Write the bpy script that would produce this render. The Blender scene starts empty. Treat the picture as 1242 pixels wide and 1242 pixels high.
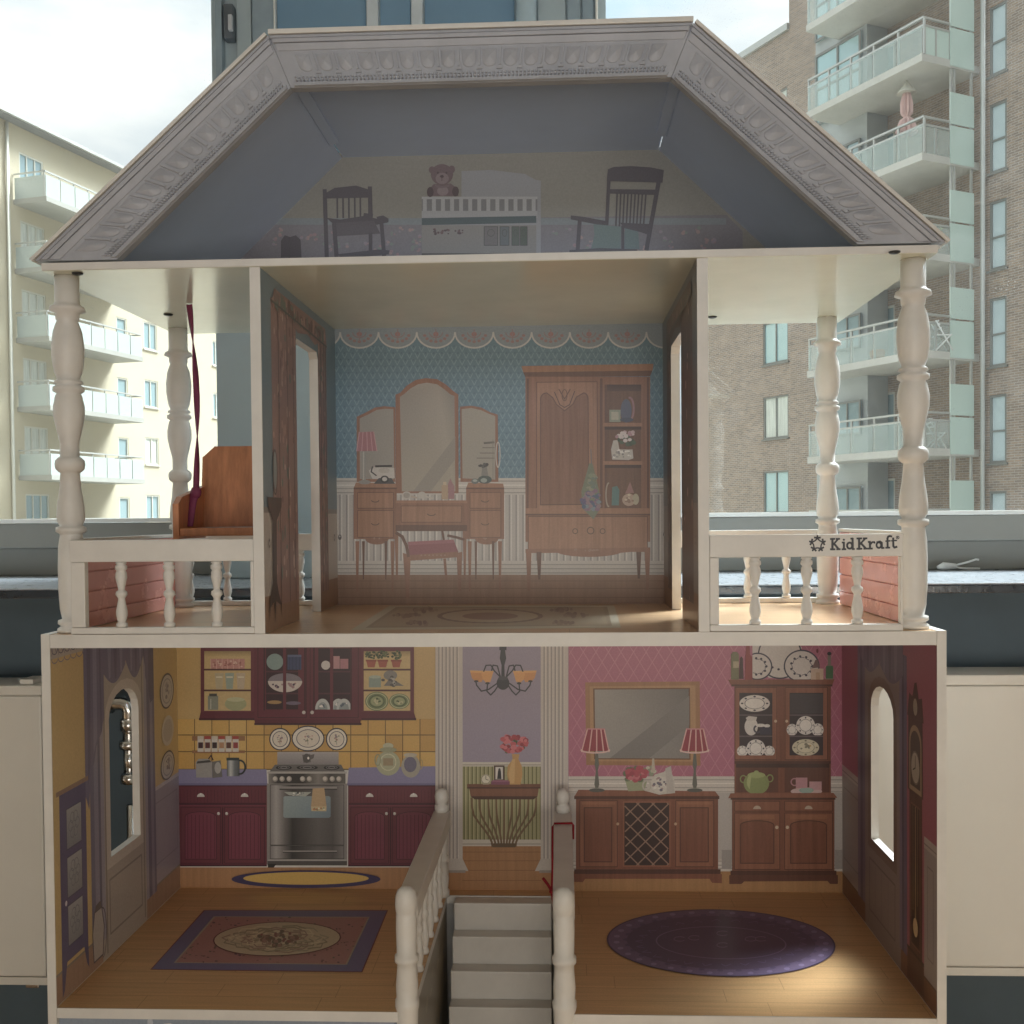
import bpy, bmesh, math, random
from mathutils import Vector, Matrix
from mathutils.geometry import tessellate_polygon
random.seed(7)
S = bpy.context.scene
COL = S.collection
R = math.radians

# ------------------------------------------------------------------ camera
F, OY = 1292.29, 35.02                       # focal length and optical-centre drop, in px of the 1242 px photograph
CAM = Vector((0.0927629, -1.2813064, 0.6029801))
YAW, PIT, ROL = -0.0459198, 0.0217031, 0.0091324
FWD = Vector((math.sin(YAW)*math.cos(PIT), math.cos(YAW)*math.cos(PIT), -math.sin(PIT)))
_r = Vector((math.cos(YAW), -math.sin(YAW), 0)); _d = FWD.cross(_r)
RGT = math.cos(ROL)*_r + math.sin(ROL)*_d
DWN = -math.sin(ROL)*_r + math.cos(ROL)*_d
cd = bpy.data.cameras.new('camera'); cam = bpy.data.objects.new('camera', cd); COL.objects.link(cam)
cd.sensor_width = 36; cd.lens = F/1242*36; cd.shift_y = OY/1242; cd.clip_start = 0.05; cd.clip_end = 2000
m = Matrix.Identity(4)
for i in range(3): m[i][0], m[i][1], m[i][2], m[i][3] = RGT[i], -DWN[i], -FWD[i], CAM[i]
cam.matrix_world = m
S.camera = cam
def ray(u, v): return FWD + RGT*((u-621)/F) + DWN*((v-621-OY)/F)
def spot(u, v, ax, val):                     # where a sight line of the survey photo meets an axis-aligned plane
    d = ray(u, v); k = (val-CAM[ax])/d[ax]; return CAM + k*d
def spotp(u, v, P, n):
    d = ray(u, v); k = (P-CAM).dot(n)/d.dot(n); return CAM + k*d

# ------------------------------------------------------------------ light
W = bpy.data.worlds.new('World'); S.world = W; W.use_nodes = True
nt = W.node_tree; nt.nodes.clear()
def N(nt, t, **k):
    n = nt.nodes.new(t)
    for a, b in k.items(): setattr(n, a, b)
    return n
tc = N(nt, 'ShaderNodeTexCoord'); mp = N(nt, 'ShaderNodeMapping'); mp.inputs['Scale'].default_value = (1, 1, 2.6)
nz = N(nt, 'ShaderNodeTexNoise'); nz.inputs['Scale'].default_value = 2.6; nz.inputs['Detail'].default_value = 7; nz.inputs['Roughness'].default_value = .55
rp = N(nt, 'ShaderNodeValToRGB')
rp.color_ramp.elements[0].position = .36; rp.color_ramp.elements[0].color = (.42, .56, .68, 1)
rp.color_ramp.elements[1].position = .60; rp.color_ramp.elements[1].color = (.75, .755, .745, 1)
e = rp.color_ramp.elements.new(.47); e.color = (.56, .60, .63, 1)
bg = N(nt, 'ShaderNodeBackground'); bg.inputs['Strength'].default_value = 1.1
wo = N(nt, 'ShaderNodeOutputWorld'); L = nt.links.new
L(tc.outputs['Generated'], mp.inputs['Vector']); L(mp.outputs['Vector'], nz.inputs['Vector'])
# overcast luminance: brighter towards the zenith, with the veiled sun's bright patch high on the right
dr = N(nt, 'ShaderNodeVectorMath', operation='SCALE'); dr.inputs['Scale'].default_value = 1
L(tc.outputs['Generated'], dr.inputs[0]); sx = N(nt, 'ShaderNodeSeparateXYZ'); L(dr.outputs['Vector'], sx.inputs['Vector'])
oc = N(nt, 'ShaderNodeMapRange'); oc.inputs['To Min'].default_value = .64; oc.inputs['To Max'].default_value = 1.9; L(sx.outputs['Z'], oc.inputs['Value'])
dt = N(nt, 'ShaderNodeVectorMath', operation='DOT_PRODUCT'); dt.inputs[1].default_value = Vector((.46, .42, .80)).normalized(); L(dr.outputs['Vector'], dt.inputs[0])
mxx = N(nt, 'ShaderNodeMath', operation='MAXIMUM'); mxx.inputs[1].default_value = 0; L(dt.outputs['Value'], mxx.inputs[0])
pw = N(nt, 'ShaderNodeMath', operation='POWER'); pw.inputs[1].default_value = 55; L(mxx.outputs['Value'], pw.inputs[0])
gl_ = N(nt, 'ShaderNodeMath', operation='MULTIPLY_ADD'); gl_.inputs[1].default_value = 126; L(pw.outputs['Value'], gl_.inputs[0]); L(oc.outputs['Result'], gl_.inputs[2])
sc_ = N(nt, 'ShaderNodeVectorMath', operation='SCALE'); L(rp.outputs['Color'], sc_.inputs[0]); L(gl_.outputs['Value'], sc_.inputs['Scale'])
L(nz.outputs['Fac'], rp.inputs['Fac']); L(sc_.outputs['Vector'], bg.inputs['Color']); L(bg.outputs['Background'], wo.inputs['Surface'])
def area(name, loc, target, sx, sy, power, col):
    l = bpy.data.lights.new(name, 'AREA'); l.shape = 'RECTANGLE'; l.size = sx; l.size_y = sy; l.energy = power; l.color = col
    o = bpy.data.objects.new(name, l); COL.objects.link(o); o.location = loc
    o.rotation_euler = (Vector(target)-Vector(loc)).to_track_quat('-Z', 'Y').to_euler(); return o
area('room_fill', (0.3, -2.9, .22), (0, 0.2, .55), 2.8, .6, 22, (1, .925, .82))  # unseen fill added low behind the camera to brighten the house front
hl_ = area('attic_fill', (0.1, -2.7, 1.5), (0, 0.2, 1.12), .7, .5, .55, (.72, .85, 1)); hl_.data.spread = R(50)  # cool unseen fill added to brighten the attic
for nm, x in (('window_portal_a', -1.63), ('window_portal_b', 1.68)):
    o = area(nm, (x, 1.12, 1.7), (x, -1, 1.7), 2.8, 2.2, 1, (1, 1, 1)); o.data.cycles.is_portal = True
S.view_settings.view_transform = 'Standard'; S.view_settings.look = 'None'; S.view_settings.exposure = 0.45; S.view_settings.gamma = 1
S.render.engine = 'CYCLES'
S.cycles.use_denoising = True; S.cycles.max_bounces = 8; S.cycles.diffuse_bounces = 5; S.cycles.transparent_max_bounces = 16
S.cycles.sample_clamp_indirect = 4.0; S.cycles.caustics_reflective = False; S.cycles.caustics_refractive = False

# ------------------------------------------------------------------ helpers
def lin(c): return c/12.92 if c <= .04045 else ((c+.055)/1.055)**2.4
def hexc(h):
    h = h.lstrip('#'); return tuple(lin(int(h[i:i+2], 16)/255) for i in (0, 2, 4))
INK_GLARE = [.22, .022]                            # lens glare put into the print inks: towards grey, towards white
def mute(c):
    k, w = INK_GLARE; l = .3*c[0]+.59*c[1]+.11*c[2]; return tuple((x*(1-k)+l*k)*(1-w*1.6)+w for x in c)
def empty(name, loc=(0, 0, 0), label=None, cat=None, group=None):
    o = bpy.data.objects.new(name, None); COL.objects.link(o); o.location = loc; o.empty_display_size = .05
    tag(o, label, cat, group); return o
def tag(o, label=None, cat=None, group=None, kind=None):
    for k, v in (('label', label), ('category', cat), ('group', group), ('kind', kind)):
        if v: o[k] = v
    return o
def put(name, mesh, mat, parent=None):
    o = bpy.data.objects.new(name, mesh); COL.objects.link(o)
    if mat and not mesh.materials: mesh.materials.append(mat)
    if parent:
        o.parent = parent
        b = Vector((0, 0, 0)); p = parent
        while p: b += p.location; p = p.parent
        o.location = -b                      # meshes are written in world metres
    return o
def bmput(name, bm, mat, parent=None, smooth=False):
    me = bpy.data.meshes.new(name); bmesh.ops.recalc_face_normals(bm, faces=bm.faces); bm.to_mesh(me); bm.free()
    if smooth:
        for p in me.polygons: p.use_smooth = True
    return put(name, me, mat, parent)
def addbox(bm, x0, x1, y0, y1, z0, z1, bev=0.0):
    vs = [bm.verts.new((x, y, z)) for x in (x0, x1) for y in (y0, y1) for z in (z0, z1)]
    fs = [bm.faces.new([vs[i] for i in q]) for q in ((0, 1, 3, 2), (4, 6, 7, 5), (0, 4, 5, 1), (2, 3, 7, 6), (0, 2, 6, 4), (1, 5, 7, 3))]
    if bev:
        es = list({e for f in fs for e in f.edges})
        bmesh.ops.bevel(bm, geom=es, offset=bev, segments=2, affect='EDGES', profile=.6)
    return vs
def box(name, x0, x1, y0, y1, z0, z1, mat, parent=None, bev=.0012):
    bm = bmesh.new(); addbox(bm, min(x0, x1), max(x0, x1), min(y0, y1), max(y0, y1), min(z0, z1), max(z0, z1), bev); return bmput(name, bm, mat, parent)
def addtube(bm, pts, r, n=8, cap=True):
    rings = []; pts = [Vector(p) for p in pts]
    for i, p in enumerate(pts):
        t = (pts[min(i+1, len(pts)-1)]-pts[max(i-1, 0)]).normalized()
        a = t.cross(Vector((0, 0, 1)) if abs(t.z) < .9 else Vector((1, 0, 0))).normalized(); b = t.cross(a)
        rr = r[i] if isinstance(r, (list, tuple)) else r
        rings.append([bm.verts.new(p+rr*(math.cos(2*math.pi*k/n)*a+math.sin(2*math.pi*k/n)*b)) for k in range(n)])
    for A, B in zip(rings, rings[1:]):
        for k in range(n): bm.faces.new((A[k], A[(k+1) % n], B[(k+1) % n], B[k]))
    if cap: bm.faces.new(rings[0]); bm.faces.new(rings[-1][::-1])
def tube(name, pts, r, mat, parent=None, n=8):
    bm = bmesh.new(); addtube(bm, pts, r, n); return bmput(name, bm, mat, parent, True)
def lathe_mesh(name, prof, n=20):
    bm = bmesh.new(); rings = []
    for r, z in prof: rings.append([bm.verts.new((r*math.cos(2*math.pi*k/n), r*math.sin(2*math.pi*k/n), z)) for k in range(n)])
    for A, B in zip(rings, rings[1:]):
        for k in range(n): bm.faces.new((A[k], A[(k+1) % n], B[(k+1) % n], B[k]))
    bm.faces.new(rings[0][::-1]); bm.faces.new(rings[-1])
    bmesh.ops.recalc_face_normals(bm, faces=bm.faces)
    me = bpy.data.meshes.new(name); bm.to_mesh(me); bm.free()
    for p in me.polygons: p.use_smooth = len(p.vertices) == 4
    return me
def smooth_prof(pts, sub=4):                 # Catmull-Rom through (r, z) pairs
    out = []
    for i in range(len(pts)-1):
        p0, p1, p2, p3 = pts[max(i-1, 0)], pts[i], pts[i+1], pts[min(i+2, len(pts)-1)]
        for k in range(sub):
            t = k/sub
            f = lambda a, b, c, d: .5*(2*b+(c-a)*t+(2*a-5*b+4*c-d)*t*t+(3*b-a-3*c+d)*t**3)
            out.append((max(.0005, f(p0[0], p1[0], p2[0], p3[0])), f(p0[1], p1[1], p2[1], p3[1])))
    return out+[pts[-1]]
def plate(name, outer, holes, to3, thick, mat, parent=None):
    """board cut to a 2-D outline with holes; to3 maps (a, b) to a point, thick is the thickness vector"""
    thick = Vector(thick); loops = [outer]+holes
    tri = tessellate_polygon([[Vector((a, b, 0)) for a, b in l] for l in loops])
    flat = [Vector(to3(a, b)) for l in loops for a, b in l]; n = len(flat)
    V = flat+[p+thick for p in flat]; Fc = [tuple(t) for t in tri]+[tuple(i+n for i in t[::-1]) for t in tri]; k = 0
    for l in loops:
        c = len(l)
        for i in range(c): a, b = k+i, k+(i+1) % c; Fc.append((a, b, b+n, a+n))
        k += c
    me = bpy.data.meshes.new(name); me.from_pydata(V, [], Fc)
    bm = bmesh.new(); bm.from_mesh(me); bmesh.ops.recalc_face_normals(bm, faces=bm.faces); bm.to_mesh(me); bm.free()
    return put(name, me, mat, parent)

# ------------------------------------------------------------------ materials
def mat(name, col, rough=.5, metal=0, noise=.08, scale=30, bump=0, bscale=200, spec=.5, stretch=(1, 1, 1), coat=0):
    m = bpy.data.materials.new(name); m.use_nodes = True; t = m.node_tree; b = t.nodes['Principled BSDF']
    col = hexc(col) if isinstance(col, str) else col
    b.inputs['Roughness'].default_value = rough; b.inputs['Metallic'].default_value = metal; b.inputs['Specular IOR Level'].default_value = spec
    b.inputs['Coat Weight'].default_value = coat; b.inputs['Coat Roughness'].default_value = .12
    c = N(t, 'ShaderNodeTexCoord'); mp = N(t, 'ShaderNodeMapping'); mp.inputs['Scale'].default_value = stretch
    t.links.new(c.outputs['Object'], mp.inputs['Vector'])
    n1 = N(t, 'ShaderNodeTexNoise'); n1.inputs['Scale'].default_value = scale; n1.inputs['Detail'].default_value = 6; n1.inputs['Roughness'].default_value = .65
    t.links.new(mp.outputs['Vector'], n1.inputs['Vector'])
    rm = N(t, 'ShaderNodeMapRange'); rm.inputs['From Min'].default_value = .25; rm.inputs['From Max'].default_value = .75
    rm.inputs['To Min'].default_value = 1-noise; rm.inputs['To Max'].default_value = 1+noise
    t.links.new(n1.outputs['Fac'], rm.inputs['Value'])
    mx = N(t, 'ShaderNodeVectorMath', operation='MULTIPLY'); mx.inputs[0].default_value = col
    t.links.new(rm.outputs['Result'], mx.inputs[1]); t.links.new(mx.outputs['Vector'], b.inputs['Base Color'])
    r2 = N(t, 'ShaderNodeMapRange'); r2.inputs['To Min'].default_value = max(.02, rough-.08); r2.inputs['To Max'].default_value = min(1, rough+.1)
    t.links.new(n1.outputs['Fac'], r2.inputs['Value']); t.links.new(r2.outputs['Result'], b.inputs['Roughness'])
    if bump:
        n2 = N(t, 'ShaderNodeTexNoise'); n2.inputs['Scale'].default_value = bscale; n2.inputs['Detail'].default_value = 3
        t.links.new(mp.outputs['Vector'], n2.inputs['Vector'])
        bp = N(t, 'ShaderNodeBump'); bp.inputs['Strength'].default_value = bump; bp.inputs['Distance'].default_value = .001
        t.links.new(n2.outputs['Fac'], bp.inputs['Height']); t.links.new(bp.outputs['Normal'], b.inputs['Normal'])
    return m
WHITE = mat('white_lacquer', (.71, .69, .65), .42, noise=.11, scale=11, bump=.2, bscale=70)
TRIMW = mat('shade_tinted_white_molding', (.40, .41, .445), .5, noise=.14, scale=18, bump=.15, bscale=120)  # white paint darkened and cooled, dim veiled light put into the colour
CEIL = mat('satin_cream_board', (.76, .77, .63), .2, noise=.06, scale=5, coat=.3)
ROOFB = mat('glare_lifted_blue_board', (.66, .73, .90), .45, noise=.05, scale=6)  # blue lining lightened, lens glare put into its colour
SILLT = mat('painted_sill_sheen', (.38, .41, .45), .28, noise=.22, scale=45, bump=.2, bscale=150, coat=.4)  # sky reflection on the dark sill, put into a pale colour
PINK = mat('pink_lacquer', (.74, .37, .33), .25, noise=.08, scale=12, bump=.1, bscale=80)
SWINGW = mat('brown_beech', (.50, .215, .105), .38, noise=.3, scale=16, stretch=(6, 6, .7), bump=.1, bscale=90)
RIBBON = mat('plum_ribbon', (.17, .025, .07), .7, noise=.25, scale=300)
REDSTR = mat('red_string', (.28, .01, .02), .8, noise=.3, scale=600)
STEEL = mat('chrome', (.75, .74, .72), .16, metal=1, noise=.05)
DARKM = mat('dark_screw', (.05, .05, .05), .4, metal=.6)
RADW = mat('cream_enamel', (.74, .71, .65), .38, noise=.04, scale=4)
WALLD = mat('petrol_wall_paint', (.105, .145, .172), .6, noise=.1, scale=9, bump=.15, bscale=180)
SILLM = mat('navy_sill_lacquer', (.035, .048, .065), .2, noise=.25, scale=35, bump=.25, bscale=120, coat=1, spec=1)
FRAMEM = mat('grey_window_enamel', (.27, .27, .245), .4, noise=.05, scale=8)
FRAMEL = mat('white_window_enamel', (.80, .80, .76), .35, noise=.04, scale=8)
PILLM = mat('grey_blue_plaster', (.36, .43, .46), .65, noise=.05, scale=6, bump=.1, bscale=150)
BLUEP = mat('blue_panel_enamel', (.16, .27, .38), .4, noise=.06, scale=5)
ROOMW = mat('room_plaster', (.62, .58, .52), .8, noise=.04, scale=3)
ROOMF = mat('room_oak_floor', (.34, .22, .13), .4, noise=.3, scale=6, stretch=(8, 1, 1))
def print_mat(name, rough=.33, axis=2):
    m = bpy.data.materials.new(name); m.use_nodes = True; t = m.node_tree; b = t.nodes['Principled BSDF']
    b.inputs['Roughness'].default_value = rough; b.inputs['Specular IOR Level'].default_value = .4
    at = N(t, 'ShaderNodeAttribute', attribute_name='ink')
    c = N(t, 'ShaderNodeTexCoord'); mp = N(t, 'ShaderNodeMapping'); s = [150, 150, 150]; s[axis] = 7; mp.inputs['Scale'].default_value = s
    t.links.new(c.outputs['Object'], mp.inputs['Vector'])
    n = N(t, 'ShaderNodeTexNoise'); n.inputs['Scale'].default_value = 1; n.inputs['Detail'].default_value = 5; n.inputs['Distortion'].default_value = .6
    t.links.new(mp.outputs['Vector'], n.inputs['Vector'])
    r = N(t, 'ShaderNodeMapRange'); r.inputs['From Min'].default_value = .3; r.inputs['From Max'].default_value = .7; r.inputs['To Min'].default_value = .80; r.inputs['To Max'].default_value = 1.16
    t.links.new(n.outputs['Fac'], r.inputs['Value'])
    g = N(t, 'ShaderNodeMix'); g.inputs['A'].default_value = 1; t.links.new(at.outputs['Alpha'], g.inputs['Factor']); t.links.new(r.outputs['Result'], g.inputs['B'])
    n3 = N(t, 'ShaderNodeTexNoise'); n3.inputs['Scale'].default_value = 420; n3.inputs['Detail'].default_value = 2; t.links.new(c.outputs['Object'], n3.inputs['Vector'])
    r3 = N(t, 'ShaderNodeMapRange'); r3.inputs['To Min'].default_value = .86; r3.inputs['To Max'].default_value = 1.14; t.links.new(n3.outputs['Fac'], r3.inputs['Value'])
    k = N(t, 'ShaderNodeMath', operation='MULTIPLY'); t.links.new(g.outputs['Result'], k.inputs[0]); t.links.new(r3.outputs['Result'], k.inputs[1])
    v = N(t, 'ShaderNodeVectorMath', operation='MULTIPLY'); t.links.new(at.outputs['Color'], v.inputs[0]); t.links.new(k.outputs['Value'], v.inputs[1])
    t.links.new(v.outputs['Vector'], b.inputs['Base Color'])
    return m
PRINT = print_mat('printed_paper'); PRINTF = print_mat('printed_floor', .28, 0)

# ------------------------------------------------------------------ flat print drawn on the boards
LEVEL = {}
class Ink:
    def __init__(s, mapf, off, step=3e-6):
        s.mapf, s.off, s.n = mapf, Vector(off).normalized(), 0
        s.V, s.Fc, s.C = [], [], []; s.o = (0, 0, 1); s.step = step; p = mapf(.5, .5); s.key = (tuple(round(x) for x in s.off), round(p.dot(s.off), 3)); s.base = LEVEL.get(s.key, 1.5e-4)
    def org(s, x=0, y=0, k=1): s.o = (x, y, k); return s
    def _p(s, x, y):
        u, v = s.o[0]+x/s.o[2], s.o[1]+y/s.o[2]
        return s.mapf(u, v)+s.off*(s.base+s.n*s.step)
    def poly(s, pts, c, g=0.0, holes=None):
        cs = [c]*len(pts) if isinstance(c, str) else list(c)
        cs = [mute(hexc(h))+(g,) for h in cs]
        k = len(s.V); s.V += [s._p(*p) for p in pts]
        if holes:
            al = list(pts)
            for h in holes: s.V += [s._p(*p) for p in h]; al += list(h); cs += [cs[0]]*len(h)
            for t in tessellate_polygon([[Vector((a, b, 0)) for a, b in l] for l in [list(pts)]+[list(h) for h in holes]]):
                s.Fc.append(tuple(k+i for i in t)); s.C += [cs[i] for i in t]
        else:
            s.Fc.append(tuple(range(k, k+len(pts)))); s.C += cs
        s.n += 1; return s
    def rect(s, x0, y0, x1, y1, c, g=0.0): return s.poly([(x0, y0), (x1, y0), (x1, y1), (x0, y1)], c, g)
    def hgrad(s, x0, y0, x1, y1, stops, g=0.0):
        n0 = s.n
        for (a, ca), (b, cb) in zip(stops, stops[1:]):
            xa, xb = x0+(x1-x0)*a, x0+(x1-x0)*b; s.n = n0
            s.poly([(xa, y0), (xb, y0), (xb, y1), (xa, y1)], (ca, cb, cb, ca), g)
        return s
    def vgrad(s, x0, y0, x1, y1, ca, cb, g=0.0): return s.poly([(x0, y0), (x1, y0), (x1, y1), (x0, y1)], (ca, ca, cb, cb), g)
    def ell(s, cx, cy, rx, ry, c, n=28, g=0.0, a0=0, a1=360):
        full = a1-a0 >= 360; m = n if full else n+1
        p = [(cx+rx*math.cos(R(a0+(a1-a0)*i/n)), cy+ry*math.sin(R(a0+(a1-a0)*i/n))) for i in range(m)]
        return s.poly(p, c, g)
    def line(s, pts, w, c, g=0.0):
        n0 = s.n
        for (x0, y0), (x1, y1) in zip(pts, pts[1:]):
            dx, dy = x1-x0, y1-y0; l = math.hypot(dx, dy) or 1; nx, ny = -dy/l*w/2, dx/l*w/2; ex, ey = dx/l*w*.25, dy/l*w*.25
            s.n = n0; s.poly([(x0+nx-ex, y0+ny-ey), (x1+nx+ex, y1+ny+ey), (x1-nx+ex, y1-ny+ey), (x0-nx-ex, y0-ny-ey)], c, g); n0 += .07
        s.n = n0+1; return s
    def ring(s, cx, cy, rx, ry, w, c, n=28, a0=0, a1=360):
        return s.line([(cx+rx*math.cos(R(a0+(a1-a0)*i/n)), cy+ry*math.sin(R(a0+(a1-a0)*i/n))) for i in range(n+1)], w, c)
    def arcpts(s, cx, cy, rx, ry, a0, a1, n=12): return [(cx+rx*math.cos(R(a0+(a1-a0)*i/n)), cy+ry*math.sin(R(a0+(a1-a0)*i/n))) for i in range(n+1)]
    def blobs(s, cx, cy, rx, ry, cols, n, r0, r1):
        for _ in range(n):
            a = random.random()*6.28; q = random.random()**.5; r = random.uniform(r0, r1)
            s.ell(cx+rx*q*math.cos(a), cy+ry*q*math.sin(a), r, r*random.uniform(.7, 1), random.choice(cols), 7)
        return s
    def done(s, name, parent, m=None):
        me = bpy.data.meshes.new(name); me.from_pydata(s.V, [], s.Fc)
        LEVEL[s.key] = s.base+(s.n+8)*s.step
        a = me.color_attributes.new('ink', 'FLOAT_COLOR', 'CORNER')
        a.data.foreach_set('color', [x for c in s.C for x in c])
        bm = bmesh.new(); bm.from_mesh(me)
        flip = [f for f in bm.faces if f.normal.dot(s.off) < 0]
        if flip: bmesh.ops.reverse_faces(bm, faces=flip)
        bm.to_mesh(me); bm.free()
        return put(name, me, m or PRINT, parent)

# ================================================================== setting: the room edge by the window
FLZ = -.42
def struct(o): o['kind'] = 'structure'; return o
struct(box('floor', -3.05, 3.05, -3.6, 1.15, FLZ-.05, FLZ, ROOMF, None, 0))
struct(box('ceiling', -3.05, 3.05, -3.6, 1.15, 3.0, 3.05, ROOMW, None, 0))
struct(box('wall', -3.1, -3.05, -3.6, 1.15, FLZ, 3.0, ROOMW, None, 0))
struct(box('wall', 3.05, 3.1, -3.6, 1.15, FLZ, 3.0, ROOMW, None, 0))
struct(box('wall', -3.05, 3.05, -3.66, -3.6, FLZ, 3.0, ROOMW, None, 0))
struct(box('wall', -3.05, 3.05, .66, 1.15, FLZ, .470, WALLD, None, 0))
WY = .985
zs = spot(1200, 700, 1, .53).z
sill = empty('window_sill', (0, .53, .4705), 'long window sill with dark navy front edge and speckled top paled by painted window sheen behind the dollhouse', 'window sill')
box('front_edge', -3.04, 3.04, .52, 1.10, .4705, .4848, SILLM, sill, .002)
box('sheen_top', -3.04, 3.04, .5215, 1.10, .485, .4875, SILLT, sill, .0008)  # thin added layer that carries the sill's window sheen as colour
PXL, PXR = spot(263, 500, 1, .80).x, spot(735, 20, 1, .80).x
pil = box('pillar', PXL, PXR, .80, 1.149, .488, 2.998, PILLM, None, .002); struct(pil)
# closed blue panel set in the pillar, above the roof
pz0 = 1.30
bp = empty('blue_panel', (0, .8, pz0), 'blue panel with two pale upright bars on the pillar above the dollhouse roof', 'wall panel')
def pstrip(name, u0, u1, dep, m, z0=pz0, z1=2.2, bev=.002):
    x0, x1 = spot(u0, 20, 1, .795).x, spot(u1, 20, 1, .795).x
    return box(name, x0, x1, .7995-dep, .7995, z0, z1, m, bp, bev)
pstrip('panel', 336, 444, .004, BLUEP); pstrip('panel', 461, 498, .004, BLUEP); pstrip('panel', 515, 624, .004, BLUEP)
BARM = mat('pale_bar_enamel', (.52, .57, .60), .4)
pstrip('bar', 445.5, 459.5, .014, BARM); pstrip('bar', 499.5, 513.5, .014, BARM)
FRB = mat('grey_blue_frame_enamel', (.26, .33, .38), .42)
pstrip('frame_side', 264, 272, .022, FRB); pstrip('frame_side', 307, 333, .012, FRB); pstrip('frame_side', 333.4, 335.4, .016, FRAMEL)
pstrip('frame_side', 287, 305, .007, PILLM); pstrip('frame_side', 652, 686, .010, PILLM); pstrip('frame_side', 688, 704, .016, FRB); pstrip('frame_side', 706, 720, .010, FRB)
pstrip('frame_side', 722, 725, .022, FRAMEL)
zl0, zl1 = spot(275, 48, 1, .78).z, spot(275, 5, 1, .78).z
lt = pstrip('latch', 274, 286, .024, mat('dark_latch_plastic', (.10, .12, .14), .4), zl0, zl1, .004)
xa, xb = spot(277, 20, 1, .77).x, spot(282, 20, 1, .77).x
box('latch_lever', xa, xb, .765, .7755, zl0+.012, zl0+.042, mat('pale_latch_metal', (.5, .53, .56), .3), lt, .002)
xp0, xp1 = spot(626, 20, 1, .77).x, spot(651, 20, 1, .77).x
bm = bmesh.new(); rr = (xp1-xp0)/2; addtube(bm, [((xp0+xp1)/2, .77, .488), ((xp0+xp1)/2, .77, 2.998)], rr, 20)
tag(bmput('heating_pipe', bm, mat('grey_blue_pipe_paint', (.36, .45, .50), .35), None, True), 'round pale blue pipe standing against the pillar right of the blue panel', 'pipe')
# windows
def glass_mat():
    m = bpy.data.materials.new('dusty_window_glass'); m.use_nodes = True; t = m.node_tree; t.nodes.clear()
    tr = N(t, 'ShaderNodeBsdfTransparent'); tr.inputs['Color'].default_value = (.96, .98, .97, 1)
    gl = N(t, 'ShaderNodeBsdfGlossy'); gl.inputs['Roughness'].default_value = .03
    mx = N(t, 'ShaderNodeMixShader'); mx.inputs['Fac'].default_value = .04
    df = N(t, 'ShaderNodeBsdfTranslucent'); df.inputs['Color'].default_value = (.9, .9, .9, 1)
    m2 = N(t, 'ShaderNodeMixShader'); o = N(t, 'ShaderNodeOutputMaterial')
    c = N(t, 'ShaderNodeTexCoord'); vo = N(t, 'ShaderNodeTexVoronoi'); vo.inputs['Scale'].default_value = 130
    t.links.new(c.outputs['Object'], vo.inputs['Vector'])
    n = N(t, 'ShaderNodeTexNoise'); n.inputs['Scale'].default_value = 5; n.inputs['Detail'].default_value = 6; t.links.new(c.outputs['Object'], n.inputs['Vector'])
    a = N(t, 'ShaderNodeMapRange'); a.inputs['From Min'].default_value = .17; a.inputs['From Max'].default_value = .10; a.inputs['To Min'].default_value = 0; a.inputs['To Max'].default_value = .3
    t.links.new(vo.outputs['Distance'], a.inputs['Value'])
    b = N(t, 'ShaderNodeMapRange'); b.inputs['From Min'].default_value = .50; b.inputs['From Max'].default_value = .72; b.inputs['To Min'].default_value = 0; b.inputs['To Max'].default_value = .9
    t.links.new(n.outputs['Fac'], b.inputs['Value'])
    k = N(t, 'ShaderNodeMath', operation='MULTIPLY'); t.links.new(a.outputs['Result'], k.inputs[0]); t.links.new(b.outputs['Result'], k.inputs[1])
    n2 = N(t, 'ShaderNodeTexNoise'); n2.inputs['Scale'].default_value = 9; n2.inputs['Detail'].default_value = 9; n2.inputs['Distortion'].default_value = 1.2; t.links.new(c.outputs['Object'], n2.inputs['Vector'])
    s = N(t, 'ShaderNodeMapRange'); s.inputs['From Min'].default_value = .5; s.inputs['From Max'].default_value = .8; s.inputs['To Min'].default_value = .008; s.inputs['To Max'].default_value = .022
    t.links.new(n2.outputs['Fac'], s.inputs['Value'])
    ad = N(t, 'ShaderNodeMath', operation='ADD', use_clamp=True); t.links.new(k.outputs['Value'], ad.inputs[0]); t.links.new(s.outputs['Result'], ad.inputs[1])
    t.links.new(tr.outputs[0], mx.inputs[1]); t.links.new(gl.outputs[0], mx.inputs[2])
    t.links.new(mx.outputs[0], m2.inputs[1]); t.links.new(df.outputs[0], m2.inputs[2]); t.links.new(ad.outputs['Value'], m2.inputs['Fac'])
    t.links.new(m2.outputs[0], o.inputs['Surface'])
    return m
GLASS = glass_mat()
zg = spot(1180, 621, 1, WY).z
zm = spot(1180, 656, 1, .95).z
def window(x0, x1, lab):
    w = empty('window', ((x0+x1)/2, WY, .488), lab, 'window')
    box('bottom_rail', x0, x1, .955, 1.02, .488, zm, FRAMEM, w, .002)
    s = box('sash_rail', x0, x1, .935, 1.015, zm+.0005, zg-.006, FRAMEM, w, .003)
    box('bead', x0, x1, .931, 1.005, zg-.0055, zg+.003, FRAMEL, s, .001)
    box('head_rail', x0, x1, .94, 1.03, 2.8, 2.998, FRAMEM, w, .003)
    pane = box('pane', x0+.001, x1-.001, WY, WY+.004, zg+.0035, 2.799, GLASS, w, 0)
    return w
wl = window(-3.04, PXL-.001, 'dusty window left of the pillar with cream apartment house behind the glass')
wr = window(PXR+.001, 3.04, 'dusty window right of the pillar with brick apartment house behind the glass')
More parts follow.
